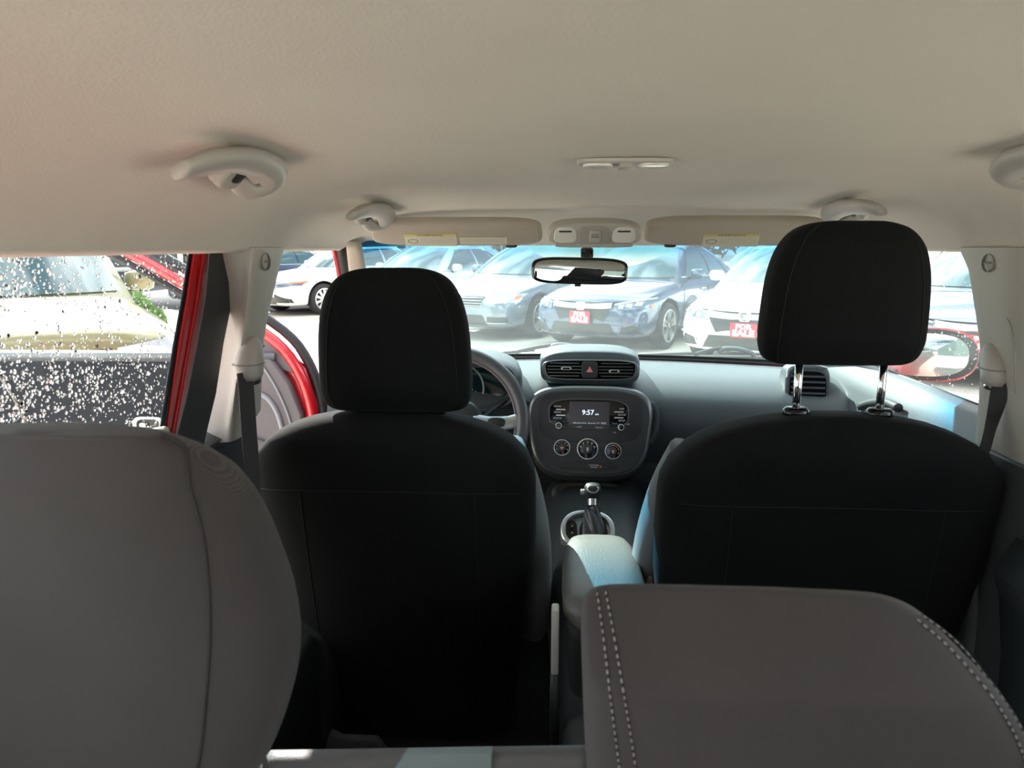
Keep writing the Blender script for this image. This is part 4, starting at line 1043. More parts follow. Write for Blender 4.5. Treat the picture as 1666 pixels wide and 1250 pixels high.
# floor, front wall and the added back panel
wbk = mat('mirror_panel_dark', (.035, .036, .042), .6, bump=.2, bscale=400)
bm = bmesh.new(); prism(bm, [V((.66, -.76, .33)), V((-.0, -.76, .33)), V((-.0, -.76, 1.52)), V((.60, -.76, 1.50)), V((.66, -.76, 1.2))], V((0, -.05, 0))); wk = struct(finish('mirror_dark_panel', bm, wbk, bevel=.01, autos=40))  # half-width panel added so part of the rearview mirror reflects dark
bm = bmesh.new(); box(bm, (0, .95, .31), (1.36, 3.4, .04)); struct(finish('floor', bm, carpet, smooth=False))
bm = bmesh.new(); box(bm, (0, 2.64, .68), (1.5, .04, .74)); struct(finish('wall_front', bm, carpet, smooth=False))
bm = bmesh.new(); prism(bm, [aY(px, py, 1.30) for px, py in ((527, 1225), (536, 1194), (552, 1203), (570, 1204), (612, 1206), (640, 1240), (600, 1300), (520, 1300))], V((0, .02, 0))); finish('carpet_flap', bm, mat('flap_grey', (.05, .05, .06), .95, bump=.8, bscale=300), driver, bevel=.004)
# pale blocks beside the armrest: sunlight on the cushion put into their colour
def sliver(px, py, Y, label, h):
    c = aY(px, py, Y); t = thing('cushion_sliver', label, 'sliver', c, 'pale blocks coloured as sunlit cushion beside the armrest')
    bm = bmesh.new(); box(bm, c, (.013, .03, h)); finish('sliver_body', bm, mat('sliver_sunlit', (.45, .46, .42), .5), t, bevel=.004)
    bm = bmesh.new(); tube(bm, [c + V((0, 0, -h / 2)), c + V((0, .01, -h / 2 - .16))], .008, 8); finish('sliver_stalk', bm, blackp, t)
sliver(1057, 943, 1.40, 'pale buckle between the armrest and the passenger seat', .05)
sliver(903, 1040, 1.22, 'pale buckle between the driver seat and the armrest', .12)
# little tag in the left seat shoulder: worn sunlit cloth edge handled by light

# ------------------------------------------------ OPEN DRIVER DOOR
HX, HY = -.865, 2.36
od = thing('door_2', 'red driver door standing wide open with grey inner panel, seen past the left pillar', 'car door', (HX, HY, .4)); od['kind'] = 'structure'
bm = bmesh.new(); box(bm, (-.71, 1.72, .47), (.22, 1.55, .30)); finish('door_sill', bm, MATS['black_plastic'], carbody, bevel=.02)
ang = math.radians(2)
dU = V((-math.cos(ang), -math.sin(ang), 0)); dN = V((dU.y, -dU.x, 0))   # dN faces rearward (inner side)
if dN.y > 0: dN = -dN
def DP(s, z, w=0.0): return V((HX, HY, 0)) + dU * s + V((0, 0, z)) + dN * w
ZB = 1.085
# red shell
shell = [(.0, .42), (.0, .92), (.035, 1.04), (.075, ZB), (1.10, ZB), (1.12, .9), (1.10, .42)]
bm = bmesh.new(); prism(bm, [DP(s, z, -.07) for s, z in shell], dN * .085); finish('outer_shell', bm, redp, od, bevel=.008, autos=40)
# inner panel
inner = [(.035, .44), (.04, .90), (.075, 1.0), (.13, ZB - .005), (1.06, ZB - .005), (1.06, .44)]
bm = bmesh.new(); prism(bm, [DP(s, z, .015) for s, z in inner], dN * .035); ip = finish('inner_panel', bm, doorpanel, od, bevel=.008, autos=40)
bm = bmesh.new(); tube(bm, [DP(.12, ZB - .004, .04), DP(.6, ZB - .002, .045), DP(1.06, ZB - .004, .04)], .012, 10); finish('panel_sill', bm, mat('sill_grey', (.20, .22, .24), .35), ip)
bm = bmesh.new(); prism(bm, [DP(s, z, .05) for s, z in ((.42, ZB - .02), (1.05, ZB - .02), (1.05, .50), (.36, .50))], dN * .012); finish('panel_insert', bm, doordark, ip, bevel=.006, autos=40)
bm = bmesh.new(); tube(bm, smooth_path([DP(.10, .5, .052), DP(.10, .80, .052), DP(.13, .93, .052), DP(.20, .975, .052), DP(.32, .985, .055), DP(.45, .975, .055)], 6), .008, 10); finish('panel_arc', bm, mat('arc_grey', (.26, .27, .30), .35), ip)
bm = bmesh.new(); tube(bm, smooth_path([DP(.17, 1.075, .052), DP(.115, .98, .052), DP(.075, .86, .052), DP(.065, .7, .052)], 6), .004, 8); finish('panel_line', bm, MATS['arc_grey'], ip)
bm = bmesh.new(); pad(bm, (DP(.22, .72, .052), -dU, V((0, 0, 1)), dN), 0, 0, .105, .105, 2.4, 0, .01, edge=.004); finish('speaker_grille', bm, mat('speaker_grey', (.10, .085, .095), .6), ip, autos=50)
bm = bmesh.new(); tube(bm, smooth_path([DP(1.02, 1.07, .064), DP(.96, .98, .064), DP(.92, .88, .064), DP(.90, .78, .064)], 6), .004, 8); finish('panel_crease', bm, mat('crease_tan', (.22, .19, .17), .5), ip)
# chrome handle
hc = aY(242, 692, DP(.9, .8).y - .08)
fr = (hc, V((1, 0, 0)), V((0, 0, 1)), V((0, -1, 0)))
bm = bmesh.new(); pad(bm, fr, 0, 0, .052, .028, 3.2, -.012, .016, edge=.004, hole=.72); finish('door_handle', bm, chrome, ip, autos=50)
bm = bmesh.new(); pad(bm, fr, -.02, -.004, .012, .012, 3, -.010, .012, edge=.003); finish('lock_button', bm, silver, ip, autos=50)
bm = bmesh.new(); pad(bm, fr, 0, 0, .045, .022, 3.2, -.014, .004, edge=.001); finish('handle_recess', bm, gloss, ip, autos=50)
# window frame: sloping front rail, top rail, rear post
def rail(pts, r, w, m, name, parent, flat=(1, 1)):
    bm = bmesh.new(); tube(bm, smooth_path([DP(s, z, w) for s, z in pts], 4), r, 10, flat=flat, up=dN); return finish(name, bm, m, parent)
slope = [(-.005, .80), (.0, .92), (.035, 1.04), (.11, 1.14), (.30, 1.265), (.50, 1.385), (.62, 1.44), (.80, 1.475), (1.0, 1.48), (1.06, 1.44), (1.08, 1.3), (1.09, ZB)]
rail([(s + .018, z - .010) for s, z in slope], .017, .02, redp, 'window_frame', od, (1.0, 1.2))
rail([(s - .006, z + .016) for s, z in slope], .013, -.01, rubber, 'weatherstrip', od, (1.2, 1.4))
rail([(s + .045, z - .030) for s, z in slope[3:-1]], .011, .02, gloss, 'glass_channel', od)
bm = bmesh.new(); prism(bm, [DP(s, z, .0) for s, z in ((.05, 1.02), (.10, 1.10), (.25, 1.20), (.25, ZB))], dN * .03); finish('sail_panel', bm, mat('sail_dark', (.13, .11, .12), .5), od, bevel=.004)
# door mirror on the far side
mc = DP(.22, 1.16, -.17)

# ------------------------------------------------ OUR CAR: nose, fender, right flank, right mirror
bm = bmesh.new(); rows = []
for y, w, z0 in ((2.40, .90, 1.0), (2.62, .92, 1.02), (2.9, .92, 1.01), (3.2, .90, .98), (3.4, .83, .92), (3.5, .78, .80), (3.52, .76, .45)):
    r = []
    for i in range(25):
        u = -1 + 2 * i / 24; r.append(V((w * sgnp(u, .9), y, z0 - .03 * abs(u) ** 2 - (.0 if abs(u) < .93 else .06))))
    rows.append([V((-w - .01, y, .35)), V((-w - .015, y, .62)), V((-w - .008, y, z0 - .15))] + r + [V((w + .008, y, z0 - .15)), V((w + .015, y, .62)), V((w + .01, y, .35))])
grid(bm, rows); finish('hood', bm, redp, carbody, sub=1)
bm = bmesh.new(); g = []
for i in range(12):
    y = lerp(-.8, 2.40, i / 11); g.append([V((x, y, z)) for x, z in ((.74, 1.10), (.80, 1.08), (.86, .98), (.89, .80), (.90, .6), (.87, .38))])
grid(bm, g); finish('body_side', bm, redp, carbody)
bm = bmesh.new(); g = []
for i in range(9):
    y = lerp(-.8, 1.26, i / 8); g.append([V((-x, y, z)) for x, z in ((.72, 1.10), (.80, 1.08), (.86, .98), (.89, .80), (.90, .6), (.87, .38))])
grid(bm, g); finish('body_side', bm, redp, carbody)

def door_mirror(px, py, Y, wpx, hpx, s, label, yaw):
    q = Y / F; c = aY(px, py, Y); fr = frame(c, .02, yaw)
    t = thing('door_mirror', label, 'mirror', c)
    a, b = wpx / 2 * q, hpx / 2 * q
    bm = bmesh.new(); O, U, W_, N = fr; rs = []
    for d, sc in ((.0, .99), (-.02, .985), (-.06, .95), (-.10, .8), (-.125, .5), (-.13, .1)):
        rs.append([O + U * (a * sc * sgnp(math.cos(t_), 2 / 2.6) * (1)) + W_ * (b * sc * sgnp(math.sin(t_), 2 / 2.6) * (1 + .10 * s * math.cos(t_))) + N * d for t_ in [2 * PI * i / 40 for i in range(40)]])
    loft(bm, rs); finish('housing', bm, redp, t)
    bm = bmesh.new(); pad(bm, fr, 0, 0, a * .98, b * .97, 2.6, -.002, .008, edge=.003, seg=48); finish('inner_rim', bm, blackp, t, autos=50)
    bm = bmesh.new(); pad(bm, fr, -.004 * s, 0, a * .84, b * .80, 2.7, .0055, .0015, edge=.0003, seg=48); finish('mirror_glass', bm, mirrorm, t, autos=50)
    bm = bmesh.new(); tube(bm, [c - U * (a * .7) - V((0, -.06, b * .6)), c - U * (a * 1.15) - V((0, -.06, b * 1.0))], .03, 12); finish('mirror_foot', bm, blackp, t)
door_mirror(1503, 577, 2.12, 154, 86, 1, 'red door mirror with raindrops seen through the passenger window', -.285)
# ================================================================== PARKED CARS
cwin = mat('car_window_glass', (0.07, 0.13, 0.14), 0.04, spec=0.9, coat=1.0)
tyrem = mat('tyre_rubber', (0.02, 0.02, 0.022), .8)
rimm = mat('alloy_rim', (.58, .60, .62), .3, metal=.8)
wellm = mat('wheel_well_black', (.008, .008, .009), .9)
headm = mat('headlamp_glass', (.62, .66, .68), .08, metal=.3, coat=1.0)
ambm = mat('amber_marker', (.75, .22, .08), .3)
signm = mat('sale_sign_red', (.72, .015, .04), .5)
signw = mat('sale_sign_white', (.85, .85, .85), .5)
grm = mat('grille_black', (.02, .022, .025), .35)
paints = {
 'navy': mat('navy_paint', (.055, .085, .15), .22, metal=.35, coat=1.0),
 'white': mat('white_paint', (.78, .78, .78), .3, coat=1.0),
 'slate': mat('slate_paint', (.17, .22, .27), .25, metal=.35, coat=1.0),
 'tan': mat('tan_paint', (.235, .205, .085), .38, metal=.3, coat=1.0),
 'grey': mat('grey_paint', (.30, .35, .38), .25, metal=.3, coat=1.0)}
SED = dict(L=4.6, st=[(0.0, .50, .30, .50, .60), (.03, .66, .24, .55, .68), (.10, .77, .20, .60, .73), (.25, .84, .18, .66, .79), (.5, .875, .18, .72, .85), (.9, .89, .18, .79, .915), (1.3, .895, .18, .85, .965), (1.7, .90, .18, .88, .985), (2.4, .90, .18, .90, .99), (3.2, .90, .18, .92, 1.0), (3.8, .895, .18, .94, 1.03), (4.2, .87, .20, .93, 1.03), (4.45, .82, .24, .88, .99), (4.56, .74, .30, .80, .92), (4.60, .62, .36, .72, .82)],
           gb=(1.15, 1.50, 3.95, 4.15, .80), gr=(1.95, 2.15, 3.10, 3.35, .56), H=1.42, zb=.965, wx=(.92, 3.62), wr=.325)
SUV = dict(L=4.6, st=[(0.0, .55, .40, .80, .88), (.04, .72, .34, .86, .97), (.12, .82, .30, .90, 1.02), (.3, .88, .28, .94, 1.06), (.6, .90, .28, .97, 1.09), (1.0, .91, .28, 1.0, 1.12), (1.3, .92, .28, 1.02, 1.14), (2.0, .92, .28, 1.05, 1.16), (3.2, .92, .28, 1.06, 1.16), (4.0, .91, .30, 1.06, 1.16), (4.45, .88, .34, 1.04, 1.14), (4.6, .80, .42, .98, 1.08)],
           gb=(1.05, 1.35, 4.35, 4.50, .82), gr=(1.75, 1.95, 4.05, 4.25, .64), H=1.72, zb=1.12, wx=(.92, 3.65), wr=.36)
def half_ring(x, w, zb, zs, zt):
    zm = (zb + zs) / 2
    return [V((x, w * .80, zb)), V((x, w * .96, zb + .05)), V((x, w, zm - .04)), V((x, w * .99, zs - .10)), V((x, w * .955, zs - .01)), V((x, w * .86, zs + (zt - zs) * .55)), V((x, w * .5, zt - .012)), V((x, 0, zt))]
def build_body(D):
    bm = bmesh.new(); rings = []
    for x, w, zb, zs, zt in D['st']:
        h = half_ring(x, w, zb, zs, zt)
        rings.append(h + [V((p.x, -p.y, p.z)) for p in h[-2::-1]])
    loft(bm, rings)
    bmesh.ops.recalc_face_normals(bm, faces=bm.faces)
    me = bpy.data.meshes.new('tmp'); bm.to_mesh(me); bm.free()
    o = bpy.data.objects.new('tmp', me); COL.objects.link(o)
    s = o.modifiers.new('s', 'SUBSURF'); s.levels = 3; s.render_levels = 3
    cb = bmesh.new()
    for wx in D['wx']:
        for sd in (-1, 1):
            r = D['wr'] + .055
            loft(cb, [[V((wx + r * math.cos(t), sd * y, D['wr'] + r * math.sin(t))) for t in [2 * PI * i / 32 for i in range(32)]] for y in (.62, 1.1)])
    bmesh.ops.recalc_face_normals(cb, faces=cb.faces)
    cm = bpy.data.meshes.new('cut'); cb.to_mesh(cm); cb.free(); co = bpy.data.objects.new('cut', cm); COL.objects.link(co)
    dg = bpy.context.evaluated_depsgraph_get(); dg.update()
    smooth_me = bpy.data.meshes.new_from_object(o.evaluated_get(dg))
    b = o.modifiers.new('b', 'BOOLEAN'); b.operation = 'DIFFERENCE'; b.object = co; b.solver = 'EXACT'
    dg.update(); out = bpy.data.meshes.new_from_object(o.evaluated_get(bpy.context.evaluated_depsgraph_get()))
    bpy.data.objects.remove(o); bpy.data.objects.remove(co); bpy.data.meshes.remove(cm)
    out.materials.clear(); out.materials.append(paints['navy']); out.materials.append(wellm)
    for p in out.polygons:
        c = p.center; p.material_index = 0; p.use_smooth = True
        for wx in D['wx']:
            if math.hypot(c.x - wx, c.z - D['wr']) < D['wr'] + .0535 and c.z > .1: p.material_index = 1; p.use_smooth = False
        if c.z < D['st'][5][2] + .02 and abs(p.normal.z) > .8: p.material_index = 1
    bvh = BVHTree.FromPolygons([v.co.copy() for v in smooth_me.vertices], [tuple(p.vertices) for p in smooth_me.polygons])
    return out, bvh
def lnk(o, nm):
    o.material_slots[0].link = 'OBJECT'; o.material_slots[0].material = paints[nm]
class Car: pass
def greenhouse(D):
    x0, x1, x2, x3, wb = D['gb']; r0, r1, r2, r3, wr_ = D['gr']; zb, H = D['zb'], D['H']
    def front(u, t):   # u -1..1
        xb = lerp(x0, x1, abs(u) ** 2.4); xt = lerp(r0, r1, abs(u) ** 2.4)
        return V((lerp(xb, xt, t) + .0, u * lerp(wb, wr_, t), lerp(zb, H - .03 * abs(u) ** 2, t) + .035 * math.sin(PI * t)))
    def side(u, t, sd):   # u 0 front..1 rear
        return V((lerp(lerp(x1, x2, u), lerp(r1, r2, u), t), sd * (lerp(wb, wr_, t) + .045 * math.sin(PI * min(u * 1.0, 1)) + .03 * math.sin(PI * t)), lerp(zb, H - .03, t) + .0 + .012 * math.sin(PI * u) * t))
    def rear(u, t):
        xb = lerp(x3, x2, abs(u) ** 2.4); xt = lerp(r3, r2, abs(u) ** 2.4)
        return V((lerp(xb, xt, t), u * lerp(wb, wr_, t), lerp(zb, H - .03 * abs(u) ** 2, t) + .03 * math.sin(PI * t)))
    return front, side, rear
def patch(bm, fn, us, ts, off=None):
    g = []
    for t in ts:
        r = []
        for u in us: r.append(fn(u, t))
        g.append(r)
    grid(bm, g)
def shrinkgrid(bvh, f, us, ts, off=.004, dr=V((1, 0, 0)), start=-1.0):
    """project a (y,z) grid from the front onto the body"""
    g = []
    for t in ts:
        r = []
        for u in us:
            y, z = f(u, t)
            h = bvh.ray_cast(V((start, y, z)), dr)
            p = h[0] if h[0] is not None else V((.3, y, z))
            n = h[1] if h[1] is not None else V((-1, 0, 0))
            if n.dot(dr) > 0: n = -n
            r.append(p + n * off)
        g.append(r)
    return g
def lin(a, b, n): return [a + (b - a) * i / n for i in range(n + 1)]
def make_car(D, name, style):
    root = thing(name, '', 'car'); c = Car(); c.root = root
    body_me, bvh = build_body(D)
    body = link('body', body_me, root); body.name = 'body'
    front, side, rear = greenhouse(D)
    # cabin shell with roof
    bm = bmesh.new()
    ts = lin(-.25, 1, 8)
    def ringat(t):
        r = [front(u, t) for u in lin(-1, 1, 12)][:-1] + [side(u, t, 1) for u in lin(0, 1, 14)][:-1] + [rear(-u, t) for u in lin(-1, 1, 10)][:-1] + [side(u, t, -1) for u in lin(1, 0, 14)][:-1]
        return r
    rings = [ringat(t) for t in ts]
    cen = V(((D['gr'][0] + D['gr'][3]) / 2, 0, 0))
    for s, dz in ((.93, .012), (.75, .030), (.5, .042), (.2, .048)):
        rings.append([V((cen.x + (p.x - cen.x) * s, p.y * s, lerp(D['H'], p.z, s) + dz - .012)) for p in rings[8]])
    loft(bm, rings, cap0=False); cab = finish('cabin', bm, paints['navy'], root, autos=45)
    c.painted = [body, cab]
    def win(nm, fn, us, ts, n=None):
        bm = bmesh.new(); patch(bm, fn, us, ts); o = finish(nm, bm, cwin, root)
        return o
    O = .007
    win('windshield', lambda u, t: front(u, t) + V((-O * 1.2, 0, O)), lin(-.93, .93, 14), lin(.0, .93, 6))
    win('rear_window', lambda u, t: rear(u, t) + V((O * 1.2, 0, O)), lin(-.90, .90, 10), lin(.05, .9, 5))
    for sd in (-1, 1):
        win('side_window', lambda u, t: side(u, t, sd) + V((0, sd * O, 0)), lin(.05, .44, 6), lin(.06, .90, 5))
        win('side_window', lambda u, t: side(u, t, sd) + V((0, sd * O, 0)), lin(.47, .80, 6), lin(.06, .90, 5))
        win('quarter_window', lambda u, t: side(u, t, sd) + V((0, sd * O, 0)), lin(.83, .94, 3), lin(.08, .85, 4))
        # chrome belt line
        bm = bmesh.new(); tube(bm, [side(u, .02, sd) + V((0, sd * .012, 0)) for u in lin(.0, .97, 14)], .009, 6); finish('belt_trim', bm, silver if style != 'suv' else rubber, root)
        # door shut lines and handles
        zs = D['st'][7][3]
        def sidehit(x, z):
            h = bvh.ray_cast(V((x, sd * 2, z)), V((0, -sd, 0))); return (h[0] if h[0] is not None else V((x, sd * .9, z))) + V((0, sd * .002, 0))
        for x in (1.42, 2.45, 3.35):
            bm = bmesh.new(); tube(bm, [sidehit(x + (.06 if x < 2 else 0) * math.sin(k), lerp(.30, zs - .01, k)) for k in lin(0, 1, 8)], .004, 5); finish('door_seam', bm, wellm, root)
        bm = bmesh.new(); tube(bm, [sidehit(x, .24 + .02) for x in lin(1.35, 3.2, 6)], .02, 6); finish('sill', bm, rubber, root)
        for x in (2.20, 3.12):
            bm = bmesh.new(); box(bm, sidehit(x, zs - .085) + V((0, sd * .012, 0)), (.17, .025, .025)); finish('door_handle', bm, silver if style == 'civic' else rubber, root, bevel=.006)
        # mirror
        bm = bmesh.new(); mp = side(.10, .0, sd) + V((.0, sd * .14, .055))
        ringstack(bm, [(mp.x + .03, mp.y, mp.z + z, w, d) for z, w, d in ((-.07, .03, .06), (-.055, .055, .09), (0, .07, .105), (.05, .055, .095), (.068, .03, .06))], 2.4, 20)
        mo = finish('door_mirror', bm, paints['navy'], root); c.painted.append(mo)
        bm = bmesh.new(); tube(bm, [mp + V((.03, 0, -.05)), side(.12, -.02, sd)], .025, 8); finish('mirror_foot', bm, rubber, root)
    for wx in D['wx']:
        for sd in (-1, 1):
            ctr = V((wx, sd * .80, D['wr'])); r = D['wr']
            bm = bmesh.new(); rs = []
            for rr_, yy in ((.70, -.09), (.93, -.10), (.99, -.07), (1, 0), (.99, .07), (.93, .095), (.70, .09)):
                rs.append([ctr + V((r * rr_ * math.cos(t), sd * yy, r * rr_ * math.sin(t))) for t in lin(0, 2 * PI, 36)[:-1]])
            loft(bm, rs, cap0=False, cap1=False); wo = finish('wheel', bm, tyrem, root)
            bm = bmesh.new(); R_ = r * .72
            fr = (ctr + V((0, sd * .06, 0)), V((1, 0, 0)), V((0, 0, 1)), V((0, sd, 0)))
            pad(bm, fr, 0, 0, R_, R_, 2, -.05, .085, edge=.01, seg=36, hole=.90)
            pad(bm, fr, 0, 0, R_ * .2, R_ * .2, 2, -.02, .05, edge=.01, seg=16)
            nsp = 10 if style == 'white_sedan' else 5
            for k in range(nsp):
                for dd in ((-.16, .16) if nsp == 5 else (0,)):
                    a0 = 2 * PI * k / nsp + .3; p = []
                    wd = .028 if nsp == 5 else .026
                    for rad, an, hw in ((R_ * .15, a0 + dd * .3, wd * .9), (R_ * .93, a0 + dd, wd)):
                        dvec = V((math.cos(an), 0, math.sin(an))); nv = V((-math.sin(an), 0, math.cos(an)))
                        p.append((fr[0] + dvec * rad, nv * hw))
                    q0, n0 = p[0]; q1, n1 = p[1]
                    prism(bm, [q0 - n0, q1 - n1, q1 + n1, q0 + n0], V((0, sd * .028, 0)))
            finish('rim', bm, rimm, wo, autos=40)
            bm = bmesh.new(); pad(bm, fr, 0, 0, R_ * .92, R_ * .92, 2, -.06, .02, edge=.002, seg=28); finish('brake_disc', bm, grm, wo, autos=40)
    # front end
    suv = D is SUV
    dz = .22 if suv else 0.0
    def fp(nm, f, us, ts, off, m, par=root, th=0):
        bm = bmesh.new(); grid(bm, shrinkgrid(bvh, f, us, ts, off)); return finish(nm, bm, m, par, solid=th, solid_off=0)
    # grille
    if style == 'passat' or style == 'generic':
        g = fp('grille', lambda u, t: (u * lerp(.36, .44, t), lerp(.52, .67, t) + dz), lin(-1, 1, 12), lin(0, 1, 4), .008, grm)
        for k in range(4):
            zz = .535 + k * .038 + dz
            bm = bmesh.new(); tube(bm, [shrinkgrid(bvh, lambda u, t: (u * .42, zz), [u], [0], .014)[0][0] for u in lin(-1, 1, 10)], .006, 5); finish('grille_bar', bm, silver, g)
    else:
        g = fp('grille', lambda u, t: (u * lerp(.34, .46, t), lerp(.47, .66, t) - .04 * abs(u) ** 2 * (1 - t)), lin(-1, 1, 14), lin(0, 1, 4), .008, grm)
        fp('chrome_bar', lambda u, t: (u * .44, lerp(.585, .645, t) + .018 * abs(u) ** 2), lin(-1, 1, 16), lin(0, 1, 3), .022, silver, th=.01)
        bm = bmesh.new(); tube(bm, [shrinkgrid(bvh, lambda u, t: (u * .62, .665 + .022 * abs(u) ** 2), [u], [0], .006)[0][0] for u in lin(-1, 1, 16)], .007, 6); finish('hood_shut_line', bm, wellm, root)
        # badge: H in a rounded frame
        p0 = shrinkgrid(bvh, lambda u, t: (0, .615), [0], [0], .045)[0][0]
        fr = (p0, V((0, -1, 0)), V((0, 0, 1)), V((-1, 0, 0)))
        bm = bmesh.new(); pad(bm, fr, 0, 0, .066, .054, 5, -.02, .024, edge=.004, hole=.84, taper=.10, seg=40)
        for sd in (-1, 1):
            prism(bm, [p0 + fr[1] * (sd * a) + V((0, 0, b_)) for a, b_ in ((.022, -.045), (.036, -.045), (.046, .045), (.026, .045), (.018, .006), (.018, -.006))], V((.015, 0, 0)))
        fbox(bm, fr, 0, 0, -.006, .022, .008, .006)
        finish('badge', bm, chrome, root, autos=40)
        # fog light recesses, lower intake
    fp('lower_intake', lambda u, t: (u * lerp(.50, .42, t), lerp(.25, .40, t) + dz * .8), lin(-1, 1, 12), lin(0, 1, 4), .006, grm)
    for sd in (-1, 1):
        if style in ('civic',):
            fp('fog_recess', lambda u, t: (sd * lerp(.56, lerp(.80, .74, t), u), lerp(.27, .40 - .05 * (1 - u), t)), lin(0, 1, 6), lin(0, 1, 3), .006, grm)
            bm = bmesh.new(); tube(bm, [shrinkgrid(bvh, lambda u, t: (sd * yy, zz), [0], [0], .012)[0][0] for yy, zz in ((.50, .25), (.56, .30), (.60, .40), (.70, .415), (.80, .42))], .010, 6); finish('bumper_trim', bm, paints['navy'], root); c.painted.append(bpy.data.objects[[o.name for o in root.children][-1]])
            h = fp('headlight', lambda u, t: (sd * lerp(.47, .845, u), lerp(.575 + .035 * u, .655 + .075 * u, t)), lin(0, 1, 10), lin(0, 1, 4), .008, mat('headlamp_dark', (.12, .16, .22), .08, coat=1))
            fp('lamp_strip', lambda u, t: (sd * lerp(.47, .83, u), lerp(.642 + .07 * u, .658 + .073 * u, t)), lin(0, 1, 8), lin(0, 1, 1), .014, headm, h)
            for yy in (.56, .65, .74):
                fp('lamp_reflector', lambda u, t: (sd * (yy - .03 + .06 * u), lerp(.60, .645, t) + (yy - .56) * .22), lin(0, 1, 3), lin(0, 1, 3), .013, headm, h)
        elif style == 'white_sedan':
            h = fp('headlight', lambda u, t: (sd * lerp(.42, .84, u), lerp(.55 + .07 * u, .63 + .08 * u, t)), lin(0, 1, 10), lin(0, 1, 4), .008, mat('headlamp_dark', (.12, .16, .22), .08, coat=1))
            fp('lamp_strip', lambda u, t: (sd * lerp(.74, .84, u), lerp(.65 + .02 * u, .675 + .035 * u, t)), lin(0, 1, 8), lin(0, 1, 1), .014, ambm, h)
            fp('fog_recess', lambda u, t: (sd * lerp(.45, .80, u), lerp(.28, lerp(.46, .36, u), t)), lin(0, 1, 6), lin(0, 1, 3), .006, grm)
        else:
            h = fp('headlight', lambda u, t: (sd * lerp(.46, .84, u), lerp(.56 + .03 * u, .67 + .04 * u, t) + dz), lin(0, 1, 10), lin(0, 1, 4), .008, headm)
            fp('amber_corner', lambda u, t: (sd * lerp(.80, .83, u), lerp(.63, .68, t) + dz), lin(0, 1, 3), lin(0, 1, 2), .013, ambm, h)
            fp('fog_recess', lambda u, t: (sd * lerp(.50, .78, u), lerp(.28, .38, t) + dz * .8), lin(0, 1, 6), lin(0, 1, 3), .006, grm)
            bm = bmesh.new(); tube(bm, [shrinkgrid(bvh, lambda u, t: (sd * yy, .29 + dz * .8), [0], [0], .012)[0][0] for yy in lin(.48, .80, 5)], .008, 6); finish('bumper_trim', bm, silver, root)
        # side marker
        for xx in (.42,):
            h_ = bvh.ray_cast(V((xx, sd * 2, .63 + dz)), V((0, -sd, 0)))
            if h_[0] is not None and style == 'civic':
                bm = bmesh.new(); box(bm, h_[0], (.10, .02, .05)); finish('side_marker', bm, ambm, root, bevel=.008)
    c.bvh = bvh
    return c
def add_sign(c, root):
    p0 = shrinkgrid(c.bvh, lambda u, t: (0, .475), [0], [0], .035)[0][0] + V((-.02, 0, 0))
    fr = (p0 + root.location * 0, V((0, -1, 0)), V((0, 0, 1)), V((-1, 0, 0)))
    off = getloc(root)
    # build in world = local + off, then transformed back by finish()
    fr = (p0 + off, fr[1], fr[2], fr[3])
    bm = bmesh.new(); pad(bm, fr, 0, 0, .152, .082, 12, -.006, .012, edge=.002, seg=40); s = finish('sale_sign', bm, signm, root, autos=40)
    text('sign_for', 'FOR', fr, 0, .040, .0065, .075, signw, s, bold=.004, extrude=.001, sx=1.25)
    text('sign_sale', 'SALE', fr, 0, -.034, .0065, .095, signw, s, bold=.005, extrude=.001, sx=1.25)
    return s
def copy_tree(o, parent=None):
    c = o.copy(); COL.objects.link(c)
    if parent is not None: c.parent = parent
    for ch in list(o.children): copy_tree(ch, c)
    return c
def place(root, nose, hd_deg):
    """nose position on the ground, heading in degrees measured from -Y toward -X"""
    a = math.radians(hd_deg); h = V((-math.sin(a), -math.cos(a), 0))
    x = -h                                   # local +x runs from nose to tail
    root.rotation_euler = (0, 0, math.atan2(x.y, x.x)); root.location = (nose[0], nose[1], 0)
def repaint(root, src_names, nm):
    for ch in root.children:
        base = ch.name.split('.')[0]
        if base in ('body', 'cabin', 'door_mirror', 'bumper_trim') and len(ch.material_slots) and ch.material_slots[0].material and ch.material_slots[0].material.name in [p.name for p in paints.values()]:
            ch.material_slots[0].link = 'OBJECT'; ch.material_slots[0].material = paints[nm]
def setlab(r, l, g='parked cars facing the windshield'): r['label'] = l; r['group'] = g; r['category'] = 'car'
cv = make_car(SED, 'parked_sedan', 'civic'); add_sign(cv, cv.root)
B = cv.root
Cc = copy_tree(B); Dd = copy_tree(B); Gg = copy_tree(B)
place(B, (.19, 10.4), 30); repaint(B, 0, 'navy'); setlab(B, 'navy sedan with a red FOR SALE sign below the rearview mirror')
place(Cc, (2.00, 8.85), 30); repaint(Cc, 0, 'white'); setlab(Cc, 'white sedan with a red FOR SALE sign left of the passenger headrest')
place(Dd, (4.05, 7.75), 30); repaint(Dd, 0, 'slate'); setlab(Dd, 'grey blue sedan with a red FOR SALE sign seen through the passenger door window')
place(Gg, (-8.55, 16.9), 30); repaint(Gg, 0, 'navy'); setlab(Gg, 'dark sedan with a red sign far off through the rear left window')
pv = make_car(SED, 'parked_sedan', 'passat'); A = pv.root
A1 = copy_tree(A); E = copy_tree(A); F1 = copy_tree(A); F2 = copy_tree(A)
place(A, (-1.62, 11.6), 30); repaint(A, 0, 'slate'); setlab(A, 'blue grey sedan with slatted grille right of the driver headrest')
place(A1, (-3.7, 13.1), 30); repaint(A1, 0, 'white'); setlab(A1, 'pale sedan whose side windows show above the driver headrest')
place(E, (3.2, 14.6), 30); repaint(E, 0, 'grey'); setlab(E, 'grey sedan in the second row between the navy and white sedans', 'second row of parked cars')
